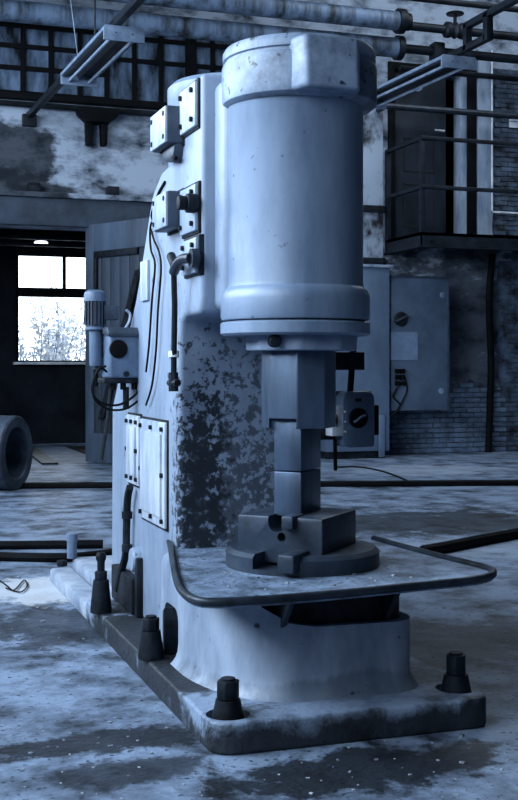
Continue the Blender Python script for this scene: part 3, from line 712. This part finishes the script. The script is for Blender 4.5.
# ------------------------------------------------------------------ THE POWER HAMMER
ham = thing('power_hammer', 'large grey pneumatic power hammer with round cylinder, closed dies and skirted table', 'machine', (.59, 1.3, 0))
BX0, BX1, BY1 = 0.0, 1.212, 2.55
BT = .125
bm = new(); add_prism(bm, round_poly([(BX0, -.045), (BX1, -.045), (BX1, BY1), (BX0, BY1)], [.12, .09, .02, .02], 8), 0, BT)
base = mk('base_plate', bm, 'base_iron', ham, bevel=.034, seg=4)
bolts = [U(228, 714, z=BT), U(456, 688, z=BT), U(151, 658, z=BT), U(101, 612, z=BT)]
cut(base, [add_cyl(new(), (q.x, q.y, BT - .05), (q.x, q.y, BT + .1), .088, seg=32) for q in bolts[:2]])
# rear base: outer strip and inner plate
bm = new(); add_box(bm, .0, .15, BY1 + .01, 3.88, 0, .10); mk('rear_strip', bm, 'rear_plate', ham, bevel=.02)
bm = new(); add_box(bm, .175, 1.18, BY1 + .01, 3.98, 0, .15); mk('rear_plate', bm, 'rear_plate', ham, bevel=.015)
def anchor(q, z, r, h, rn, hn, hb_, name='anchor_bolt', m='bolt_iron', ball=False):
    bm = new(); x, y = q.x, q.y
    add_lathe(bm, [(r, 0), (r, .02), (r * .72, h), (r * .5, h)], (x, y, z), 24); o = mk(name, bm, m, ham)
    bm = new(); add_cyl(bm, (x, y, z + h), (x, y, z + h + hn), rn, seg=6, rot=.5); mk('nut', bm, m, o, bevel=.006)
    bm = new()
    if ball: add_lathe(bm, [(rn * .6, 0), (rn * .6, hb_ * .5), (rn * .8, hb_ * .62), (rn * .85, hb_ * .8), (rn * .6, hb_ * .96), (.004, hb_)], (x, y, z + h + hn - .002), 16)
    else: add_cyl(bm, (x, y, z + h + hn), (x, y, z + h + hn + hb_), rn * .62, seg=14)
    mk('stud', bm, m, o, bevel=0)
anchor(bolts[0], BT - .05, .068, .11, .047, .075, .008)
anchor(bolts[1], BT - .05, .070, .11, .046, .085, .008)
anchor(bolts[2], BT, .062, .13, .042, .06, .01)
anchor(bolts[3], BT, .06, .18, .036, .05, .11, ball=True)
q = U(72, 558, z=.15)
bm = new(); add_lathe(bm, [(.035, 0), (.035, .12), (.042, .121), (.042, .17), (.03, .18)], (q.x, q.y, .15), 16); mk('anchor_bolt', bm, 'lamp_metal', ham)
q = U(62, 566, z=.10); bm = new(); add_cyl(bm, (q.x, q.y, .10), (q.x, q.y, .14), .04, seg=6); mk('anchor_nut', bm, 'bolt_iron', ham, bevel=.005)

# frame casting: side profile with the throat, extruded across
FX0, FX1 = .20, .93
prof = [(1.195, BT - .01), (2.78, BT - .01), (2.76, 1.25)] + [(2.30, 1.71), (2.12, 1.88), (1.94, 2.13), (1.80, 2.33)] + [(1.72, 2.42), (1.55, 2.50), (1.15, 2.53), (1.15, 2.80), (.81, 2.84), (.81, 1.82), (.84, 1.74), (1.10, 1.735), (1.165, 1.71), (1.195, 1.64)]
bm = new(); add_prism(bm, prof, FX0, FX1, 'YZ')
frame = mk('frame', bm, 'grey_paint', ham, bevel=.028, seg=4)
# pedestal under the table: rounded front, flared foot
def pedestal_ring(off):
    pts = round_poly([(.2, 1.5), (.2, .20), (.97, .20), (.97, 1.5)], [0, .001, .001, 0], 1)
    PX = .125; out = [(.206, 1.45), (.206, 1.27), (PX - off, 1.25)]
    n = 14; rx, ry = .33, .60
    for i in range(n + 1):
        t = i / n * math.pi / 2; out.append((PX + rx - (rx + off) * math.cos(t), .18 + ry - (ry + off) * math.sin(t)))
    rr = .13
    for i in range(n + 1):
        t = i / n * math.pi / 2; out.append((.99 - rr + (rr + off) * math.sin(t), .18 + rr - (rr + off) * math.cos(t)))
    out.append((.99 + off, 1.45)); return out
bm = new(); rings = []
TZ = .602
for z, off in ((BT - .01, .05), (BT + .01, .028), (BT + .03, .013), (BT + .055, .004), (BT + .09, 0), (TZ - .06, 0), (TZ - .025, -.012), (TZ - .004, -.045)):
    rings.append([bm.verts.new((x, y, z)) for x, y in pedestal_ring(off)])
n = len(rings[0])
for a, b in zip(rings, rings[1:]):
    for i in range(n): bm.faces.new((a[i], a[(i + 1) % n], b[(i + 1) % n], b[i]))
bm.faces.new(rings[0][::-1]); bm.faces.new(rings[-1])
ped = mk('pedestal', bm, 'pedestal_paint', ham)
nz = .37
y0, y1 = .93, 1.19
for o_n in (ped, frame): cut(o_n, [add_prism(new(), round_poly([(y0, .0), (y1, .0), (y1, nz), (y0, nz)], [0, 0, .08, .08], 6), .0, .30, 'YZ')])
bm = new(); add_box(bm, .29, .31, y0 - .02, y1 + .02, BT, nz + .02); mk('niche_back', bm, 'dark_iron', ham)
bm = new(); add_prism(bm, [(1.10, BT), (1.13, BT), (1.13, nz - .04), (1.10, nz - .02)], .10, .29, 'YZ'); mk('niche_rib', bm, 'rim_iron', ham, bevel=.005)
cut(ped, [add_prism(new(), [(.22, .75), (.24, .575), (.30, .50), (.40, .44), (.52, .42), (1.3, .412), (1.3, .75)], -.2, 1.18, 'XZ')])  # recess carried left to shape in the table's shadow band
bm = new(); add_prism(bm, pedestal_ring(-.045)[2:], .40, TZ - .012); mk('neck_and_table_shade', bm, 'dark_iron', ham)  # dark neck whose colour also stands in for shade under the table
# table plate with rolled rim
tp = [U(px, py, z=TZ + .012) for px, py in ((168, 536), (171, 547), (173.5, 562), (177, 580), (183, 592), (194, 599.5), (212, 602), (260, 600), (340, 593.5), (420, 585.5), (468, 580.5), (488, 576.5), (493, 573), (486, 568), (440, 556.5), (400, 546), (374, 538.5))]
rim_path = smooth_path(tp, 5)
poly = [(p.x, p.y) for p in rim_path] + [(.93, 1.25), (.3, 1.25)]
bm = new(); add_prism(bm, poly, TZ - .012, TZ + .008); mk('table_plate', bm, 'plate_dusty', ham, smooth=0)
bm = new(); add_tube(bm, rim_path, .017, 12); mk('table_rim', bm, 'rim_iron', ham)
for px in (287, 391):
    q = U(px, 610, y=.16); bm = new(); q.x = min(q.x, .93); add_prism(bm, [(.26, TZ - .012), (.26, TZ - .18), (.20, TZ - .18), (.06, TZ - .012)], q.x - .012, q.x + .012, 'YZ'); mk('gusset', bm, 'rim_iron', ham, bevel=.002)
bm = new(); rnd = random.Random(5)
for i in range(110):
    x = rnd.uniform(.1, 1.15); y = rnd.uniform(.0, 1.1); s = rnd.uniform(.002, .0055)
    if math.hypot(x - .61, y - .62) < .37: continue
    add_box(bm, -s * 1.4, s * 1.4, -s, s, TZ + .008, TZ + .008 + s, Matrix.Translation((x, y, 0)) @ Matrix.Rotation(rnd.uniform(0, 3), 4, 'Z'))
g = mk('table_grit', bm, 'chip', ham, smooth=0); g['kind'] = 'stuff'
# anvil disc, die block, dies (turned 45 degrees)
AX, AYC = .613, .60
d45 = math.radians(-45); DT = TZ + .008
MD = Matrix.Translation((AX, AYC, 0)) @ Matrix.Rotation(d45, 4, 'Z')
M45 = Matrix.Translation((AX - .022, AYC, 0)) @ Matrix.Rotation(d45, 4, 'Z')     # local x: along the face seen wide, local y: to the back right
bm = new(); add_lathe(bm, [(.345, DT), (.345, DT + .065), (.325, DT + .082)], (AX, AYC, 0), 72)
disc = mk('anvil_disc', bm, 'die_steel', ham, bevel=0)
def m45cyl(x0, y0, z0, x1, y1, z1, r, seg=20): return add_cyl(new(), M45 @ Vector((x0, y0, z0)), M45 @ Vector((x1, y1, z1)), r, seg=seg)
DZ = DT + .082
BH = .155
bx_, by_ = .205, .20
cut(disc, [add_box(new(), -.085, .035, -.5, -.17, DT + .02, DT + .2, MD)])
bm = new(); add_box(bm, -bx_, bx_, -by_, by_, DT + .03, DZ + BH, M45)
blk = mk('die_block', bm, 'die_steel', ham, bevel=.012, seg=2)
cut(blk, [m45cyl(-.012, -.4, DZ + BH - .03, -.012, -.06, DZ + BH - .03, .04), add_box(new(), -.052, .028, -.4, -.06, DZ + BH - .03, DZ + BH + .1, M45),
          m45cyl(.012, -.4, DZ + .065, .012, -by_ + .06, DZ + .065, .02)])
bm = new(); add_box(bm, .03, .085, -by_ - .045, -.115, DZ + BH - .05, DZ + BH + .008, M45); mk('wedge_key', bm, 'die_steel', ham, bevel=.008)
bm = new(); add_box(bm, .055, .13, -.385, -.19, DT + .02, DT + .10, MD); mk('wedge_key', bm, 'die_steel', ham, bevel=.01)
zt0 = DZ + BH; zj = 1.035; zr = 1.225
bm = new(); add_box(bm, -.066, .066, -.112, .112, zt0 - .01, zj - .002, M45); mk('lower_die', bm, 'ram_steel', ham, bevel=.006)
bm = new(); add_box(bm, -.066, .066, -.112, .112, zj + .002, zr + .03, M45); mk('upper_die', bm, 'ram_steel', ham, bevel=.006)
bm = new(); add_cyl(bm, (AX - .018, AYC, zr), (AX - .018, AYC, 1.62), .168, seg=8, rot=math.pi / 8); ram = mk('ram', bm, 'ram_steel', ham, bevel=.006)
cut(ram, [add_box(new(), -.08, .06, -.3, -.11, zr - .02, zr + .045, M45)])
bm = new(); add_cyl(bm, (AX - .005, AYC, 1.568), (AX - .005, AYC, 1.66), .252, seg=8, rot=math.pi / 8); gp = mk('ram_guide', bm, 'grey_paint', ham, bevel=.012)
q = U(276, 341, y=.40); bm = new(); add_cyl(bm, (q.x, .44, q.z), (q.x, .395, q.z), .028, seg=16); mk('guide_bolt', bm, 'bolt_iron', gp, bevel=.006)
# main cylinder
CX, CY = .590, .63
prof = [(.05, 1.635), (.325, 1.635), (.338, 1.645), (.338, 1.69), (.332, 1.695), (.305, 1.70), (.332, 1.706), (.337, 1.72), (.337, 1.795), (.335, 1.815), (.327, 1.835), (.316, 1.846), (.309, 1.852), (.306, 1.87), (.306, 2.70), (.32, 2.72), (.05, 2.75)]
bm = new(); add_lathe(bm, prof, (CX, CY, 0), 80); cyl = mk('cylinder', bm, 'cylinder_paint', ham)
# cast webs that run the cylinder into the frame
bm = new(); add_box(bm, CX - .325, CX + .30, CY + .05, .95, 1.75, 2.80); mk('cylinder_saddle', bm, 'grey_paint', ham, bevel=.05, seg=4)
# head flange with three lugs
HX, HY = .605, .62
prof = [(.05, 2.66), (.325, 2.675), (.346, 2.69), (.350, 2.71), (.350, 2.845), (.345, 2.862), (.336, 2.866), (.336, 2.876), (.345, 2.882), (.345, 2.915), (.335, 2.932), (.28, 2.938), (.05, 2.94)]
prof = [(r, z - .02) for r, z in prof]
bm = new(); add_lathe(bm, prof, (HX, HY, 0), 80); hf = mk('cylinder_head', bm, 'head_paint', ham)
def lug(ang):
    M = Matrix.Translation((HX, HY, 0)) @ Matrix.Rotation(ang, 4, 'Z')
    bm = new(); zs_ = ((2.665, .0), (2.915, 0.0)); pts = [(-.165, -.28), (-.135, -.375), (-.118, -.405), (.118, -.405), (.135, -.375), (.165, -.28)]
    A = [bm.verts.new(M @ Vector((x, y, 2.665))) for x, y in pts]; B = [bm.verts.new(M @ Vector((x, y + (.012 if y < -.3 else 0), 2.892))) for x, y in pts]
    k = len(pts)
    for i in range(k): bm.faces.new((A[i], A[(i + 1) % k], B[(i + 1) % k], B[i]))
    bm.faces.new(A[::-1]); bm.faces.new(B); mk('head_lug', bm, 'head_paint', hf, bevel=.018, seg=3)
for a in (0, math.pi): lug(a)
# compressor cylinder behind
bm = new(); add_lathe(bm, [(.05, 2.2), (.33, 2.2), (.33, 2.84), (.335, 2.85), (.335, 2.92), (.31, 2.945), (.05, 2.96)], (.56, 1.47, 0), 56); mk('compressor_cylinder', bm, 'cylinder_paint', ham)

# covers on the left flank
def bolt_on(x, y, z, parent, r=.013, m='bolt_iron'):
    bm = new(); add_cyl(bm, (x + .004, y, z), (x - .014, y, z), r, seg=6); mk('bolt', bm, m, parent)
def cover(name, y0, y1, z0, z1, x0, m='cover_paint', nb=((0, 0), (1, 0), (0, 1), (1, 1)), ins=.035, x1=FX0 + .03, bevel=.008, rim=False, lid=False):
    bm = new(); add_box(bm, x0, x1, y0, y1, z0, z1); o = mk(name, bm, m, ham, bevel=bevel)
    bm = new(); g_ = .012; add_box(bm, FX0 - .009, FX0 + .02, y0 - g_, y1 + g_, z0 - g_, z1 + g_); mk('gasket', bm, 'dark_iron', o, bevel=.002)
    for (a, b) in nb: bolt_on(x0, y0 + ins + a * (y1 - y0 - 2 * ins), z0 + ins + b * (z1 - z0 - 2 * ins), o)
    if lid:
        bm = new(); add_box(bm, x0 - .009, x0 + .004, y0 + .004, y1 - .004, z0 + .004, z1 - .004); mk('lid', bm, 'cover_paint', o, bevel=.004)
    if rim:
        bm = new(); add_box(bm, x0 - .012, x0 + .005, y0 + .05, y1 - .05, z0 + .05, z1 - .06); mk('raised_panel', bm, m, o, bevel=.006)
    return o
cover('cover_plate', .84, 1.10, 2.60, 2.805, .176)
cover('cover_plate', .835, 1.10, 2.12, 2.335, .176, 'grey_paint')
cover('cover_plate', .825, 1.06, 1.927, 2.09, .176, 'grey_paint')
cover('valve_box', 1.10, 1.40, 2.565, 2.745, .115, 'motor_paint', x1=.26, bevel=.012, lid=True)
bm = new(); add_prism(bm, [(1.10, 2.57), (1.38, 2.57), (1.33, 2.51), (1.15, 2.48)], .15, .26, 'YZ'); mk('valve_box_foot', bm, 'motor_paint', ham, bevel=.02)
cover('junction_box', 1.11, 1.38, 2.165, 2.34, .12, 'motor_paint', x1=.21, bevel=.012, lid=True)
mid = [(0, 0), (1, 0), (0, 1), (1, 1), (0, .5), (1, .5), (.5, 0), (.5, 1)]
cover('access_cover', 1.97, 2.27, .84, 1.225, .178, nb=mid, rim=True)
cover('access_cover', 1.40, 1.93, .68, 1.215, .178, nb=mid, rim=True)
# black knob, elbow valve and drip tube
q = U(184, 203, x=.13); bm = new(); add_cyl(bm, (.19, q.y, q.z), (.14, q.y, q.z), .045, seg=20); add_cyl(bm, (.14, q.y, q.z), (.10, q.y, q.z), .033, seg=20); kn = mk('knob', bm, 'bolt_iron', ham, bevel=.005)
q = U(184, 258, x=.12); bm = new()
add_cyl(bm, (.185, q.y, q.z), (.15, q.y, q.z), .045, seg=16); add_tube(bm, smooth_path([(.15, q.y, q.z), (.13, q.y + .06, q.z), (.12, q.y + .12, q.z - .02), (.12, q.y + .18, q.z - .05)], 5), .024, 12); ev = mk('elbow_valve', bm, 'rim_iron', ham)
yt = q.y + .18; bm = new(); add_cyl(bm, (.12, yt - .02, q.z - .02), (.12, yt + .05, q.z + .03), .022, seg=12); mk('valve_cap', bm, 'bolt_iron', ham)
zb_ = U(171, 385, x=.13).z
bm = new(); add_tube(bm, [(.12, yt, q.z - .05), (.135, yt + .04, q.z - .2), (.14, yt + .08, zb_)], .014, 10); mk('drip_tube', bm, 'bolt_iron', ham)
bm = new(); add_cyl(bm, (.14, yt + .08, zb_ + .06), (.14, yt + .08, zb_ - .03), .024, seg=8); add_cyl(bm, (.14, yt + .0, zb_ + .01), (.14, yt + .15, zb_ + .01), .017, seg=8); mk('drip_cock', bm, 'bolt_iron', ham)
bm = new(); add_cyl(bm, (.14, yt + .075, zb_ + .13), (.14, yt + .08, zb_ + .16), .026, seg=10); mk('tube_collar', bm, 'white_plate', ham)
# two cables on the flank
def flank(pxs, r, name, m='black_rubber', x=.18):
    bm = new(); add_tube(bm, smooth_path([U(px, py, x=x) for px, py in pxs], 6), r, 8); return mk(name, bm, m, ham)
flank([(157, 226), (152, 222), (150, 232), (151, 250), (155, 265), (152, 300), (149, 345), (146, 372)], .006, 'cable')
flank([(158, 228), (152, 230), (154, 240), (159, 252), (161, 270), (158, 310), (156, 350), (152, 385), (146, 405)], .006, 'cable')
flank([(156, 143), (158, 150), (166, 154), (176, 158)], .010, 'cable', x=.16)
flank([(153, 220), (152, 214), (158, 195), (165, 182)], .008, 'cable', x=.195)
a, b = U(141, 262, x=.19), U(148, 300, x=.19)
bm = new(); add_box(bm, .185, .21, b.y, a.y, b.z, a.z); mk('rating_plate', bm, 'cover_paint', ham, bevel=.003)
# oil pipe on the lower flank
flank([(130, 487), (127.5, 500), (126.5, 530), (126, 552), (122, 570), (118, 590)], .022, 'oil_pipe', 'dark_iron', x=.16)
for py in (515, 548):
    q = U(127, py, x=.16); bm = new(); add_cyl(bm, q - Vector((0, 0, .02)), q + Vector((0, 0, .02)), .03, seg=10); mk('pipe_collar', bm, 'dark_iron', ham)
q0 = U(130, 560, x=.15); bm = new(); add_lathe(bm, [(.03, -.02), (.06, -.015), (.07, 0), (.07, .06)], (.17, q0.y, q0.z), 24, 'X'); mk('inspection_cap', bm, 'grey_paint', ham)
bm = new(); y_ = U(130, 590, x=.2).y; add_box(bm, .15, .21, y_ - .25, y_ + .28, BT + .005, .33); mk('foot_box', bm, 'dark_iron', ham, bevel=.01)
bm = new(); q = U(140, 580, x=.19); add_box(bm, .165, .22, q.y - .03, q.y + .03, BT, .45); mk('foot_rib', bm, 'dark_iron', ham, bevel=.008)
# control box with round dark dial, on the rear flank
yc = 2.05; a, b = U(110, 331, y=yc), U(142.5, 378, y=yc)
x0, x1, z0, z1 = a.x, b.x, b.z, a.z
bm = new(); add_box(bm, x0, x1, yc, yc + .24, z0, z1); cb_ = mk('control_box', bm, 'control_paint', ham, bevel=.012, seg=3)
bm = new(); add_prism(bm, [(yc - .012, z1 - .03), (yc - .012, z1 - .008), (yc + .02, z1 + .022), (yc + .25, z1 + .022), (yc + .25, z1 - .005)], x0 - .012, x1 + .006, 'YZ'); mk('box_lid', bm, 'motor_paint', cb_, bevel=.005)
q = U(118.5, 349, y=yc); bm = new(); add_lathe(bm, [(.035, -.014), (.05, -.01), (.052, .0), (.052, .004)], (q.x, yc, q.z), 28, 'Y'); mk('dial', bm, 'black_rubber', cb_)
q = U(126, 374, y=yc); bm = new(); add_cyl(bm, (q.x, yc + .01, q.z), (q.x, yc - .015, q.z), .016, seg=10); mk('lock', bm, 'bolt_iron', cb_)
bm = new(); add_box(bm, x0 - .03, x1 + .01, yc + .01, yc + .2, z0 - .03, z0 - .001); bk_ = mk('box_bracket', bm, 'dark_iron', ham, bevel=.005)
for fx in (.15, .45, .8):
    bm = new(); xx = x0 + fx * (x1 - x0); add_cyl(bm, (xx, yc + .04, z0 - .02), (xx, yc + .04, z0 - .065), .017, seg=8); mk('cable_gland', bm, 'black_rubber', bk_)
q = U(126, 384, y=yc + .05); bm = new(); add_tube(bm, [(q.x, yc + .05, z0 - .05), (q.x, yc + .05, 1.26)], .018, 8); mk('conduit', bm, 'bolt_iron', ham)
for pts in ([(107, 372), (100, 368), (94, 380), (94, 398), (108, 409), (125, 409), (138, 401)], [(106, 366), (97, 372), (92, 390), (100, 402), (118, 405), (134, 396), (141, 386)]):
    bm = new(); add_tube(bm, smooth_path([U(px, py, y=yc + .02) for px, py in pts], 6), .007, 6); mk('cable', bm, 'black_rubber', ham)
bm = new(); add_tube(bm, smooth_path([U(px, py, y=yc + .12) for px, py in ((124, 330), (129, 322), (130, 314), (126, 310))], 5), .008, 6); mk('cable', bm, 'cover_paint', ham)
bm = new(); p = [U(px, py, y=yc + .1) for px, py in ((111, 388), (107, 425), (101, 460))]; add_tube(bm, p, .011, 6); mk('lever_rod', bm, 'dark_iron', ham)
# lubricator motor left of the control box
ym = 2.25; a, b = U(84, 290, y=ym), U(106, 326, y=ym); xm_ = (a.x + b.x) / 2; rm = (b.x - a.x) / 2
zb1 = U(95, 327, y=ym).z; zt1 = U(95, 290, y=ym).z
bm = new(); add_lathe(bm, [(rm * .82, zb1), (rm * .82, zt1 - .06)], (xm_, ym, 0), 28); mot = mk('oil_motor', bm, 'motor_paint', ham)
bm = new(); add_lathe(bm, [(rm, zt1 - .065), (rm, zt1 - .03), (rm * .9, zt1 - .012), (rm * .6, zt1)], (xm_, ym, 0), 28); mk('fan_cowl', bm, 'switch_paint', mot)
for i in range(18):
    t = i / 18 * 2 * math.pi; M = Matrix.Translation((xm_, ym, 0)) @ Matrix.Rotation(t, 4, 'Z')
    bm = new(); add_box(bm, rm * .78, rm * .98, -.003, .003, zb1 + .01, zt1 - .065, M); mk('cooling_fin', bm, 'motor_paint', mot, smooth=0)
bm = new(); add_box(bm, xm_ + rm * .7, xm_ + rm + .065, ym - .04, ym + .04, zb1 + .04, zb1 + .12); mk('terminal_box', bm, 'motor_paint', mot, bevel=.006)
zb2 = U(95, 366, y=ym).z
bm = new(); add_lathe(bm, [(rm * .55, zb2), (rm * .6, zb2 + .01), (rm * .6, zb1 - .02), (rm * .95, zb1 - .015), (rm * .95, zb1)], (xm_ + .005, ym, 0), 24); mk('pump_body', bm, 'control_paint', mot)
bm = new(); add_box(bm, xm_, FX0 + .02, ym - .02, ym + .06, zb2 - .02, zb2 + .04); add_box(bm, xm_ + .04, x0 + .01, ym - .05, ym + .05, zb2 + .06, zb1 - .1); mk('motor_bracket', bm, 'motor_paint', mot, bevel=.006)

# isolator switch on the right flank
ys_ = 1.12
a, b = U(337, 391, y=ys_ + .02), U(374.5, 449, y=ys_ + .02)
bm = new(); add_box(bm, a.x, b.x - .01, ys_ + .03, ys_ + .06, b.z + .02, a.z); bp = mk('switch_back_plate', bm, 'motor_paint', ham, bevel=.005)
a, b = U(343, 391.5, y=ys_ - .06), U(375, 447, y=ys_ - .06)
bm = new(); add_prism(bm, round_poly([(a.x, b.z), (b.x, b.z), (b.x, a.z), (a.x, a.z)], [.045, .02, .045, .045], 6), ys_ - .06, ys_ + .04, 'XZ'); sw = mk('isolator_switch', bm, 'switch_paint', ham, bevel=.008)
q = U(358, 418, y=ys_ - .06); bm = new(); add_lathe(bm, [(.045, -.014), (.05, -.01), (.05, .004)], (q.x, ys_ - .06, q.z), 32, 'Y'); dl = mk('switch_dial', bm, 'black_rubber', sw)
bm = new(); s_ = [(-.03, -.018), (-.015, -.012), (0, 0), (.015, .009), (.032, .014)]; add_tube(bm, smooth_path([(q.x + u_, ys_ - .082, q.z + v_) for u_, v_ in s_], 4), .0065, 8); mk('switch_handle', bm, 'lamp_metal', dl)
q2 = U(358, 400, y=ys_ - .06); bm = new(); add_box(bm, q2.x - .015, q2.x + .015, ys_ - .066, ys_ - .055, q2.z - .007, q2.z + .007); mk('switch_label', bm, 'black_rubber', sw, smooth=0)
a, b = U(331.5, 406, y=ys_ - .05), U(343, 436, y=ys_ - .05)
bm = new(); add_box(bm, a.x, b.x, ys_ - .06, ys_ + .03, b.z, a.z); wp = mk('fuse_carrier', bm, 'white_plate', sw, bevel=.004)
bm = new(); xc = a.x + .022; add_cyl(bm, (xc, ys_ - .066, (a.z + b.z) / 2 - .03), (xc, ys_ - .066, (a.z + b.z) / 2 + .002), .002, .007, seg=8); add_cyl(bm, (xc, ys_ - .066, (a.z + b.z) / 2 + .002), (xc, ys_ - .066, (a.z + b.z) / 2 + .034), .007, .002, seg=8); mk('slot', bm, 'black_rubber', wp)
for i in range(3):
    bm = new(); z_ = b.z + (a.z - b.z) * (.15 + .33 * i); add_cyl(bm, (b.x + .006, ys_ - .068, z_), (b.x + .006, ys_ - .05, z_), .005, seg=8); mk('screw', bm, 'white_plate', sw)
p0, p1 = U(354.5, 333, y=ys_ - .02), U(350, 394, y=ys_ - .02)
bm = new(); add_tube(bm, [p0, p1], .016, 10); mk('switch_conduit', bm, 'black_rubber', sw)
a, b = U(341, 352, y=ys_ + .02), U(364, 370, y=ys_ + .02)
bm = new(); add_box(bm, FX1 - .02, b.x, ys_ + .01, ys_ + .04, b.z, a.z); mk('switch_arm', bm, 'dark_iron', ham, bevel=.004)
bm = new(); a, b = U(349, 352, y=ys_ - .02), U(361, 369, y=ys_ - .02); add_box(bm, a.x, b.x, ys_ - .045, ys_ + .02, b.z, a.z); mk('conduit_clamp', bm, 'dark_iron', ham, bevel=.006)
p = [U(373, 405, y=ys_ + .02), U(374, 435, y=ys_ + .02)]
bm = new(); add_box(bm, p[0].x - .005, p[0].x + .025, ys_ + .0, ys_ + .04, p[1].z, p[0].z); mk('switch_lever', bm, 'black_rubber', sw, bevel=.004)
bm = new(); p = [U(335, 440, y=ys_), U(335.5, 470, y=ys_ + .05)]; add_tube(bm, p, .010, 8); mk('switch_cable', bm, 'black_rubber', ham)
bm = new(); add_box(bm, FX1 - .02, U(345, 440, y=ys_).x, ys_ + .035, ys_ + .055, U(340, 440, y=ys_).z, U(340, 425, y=ys_).z); mk('switch_arm', bm, 'dark_iron', ham, bevel=.004)
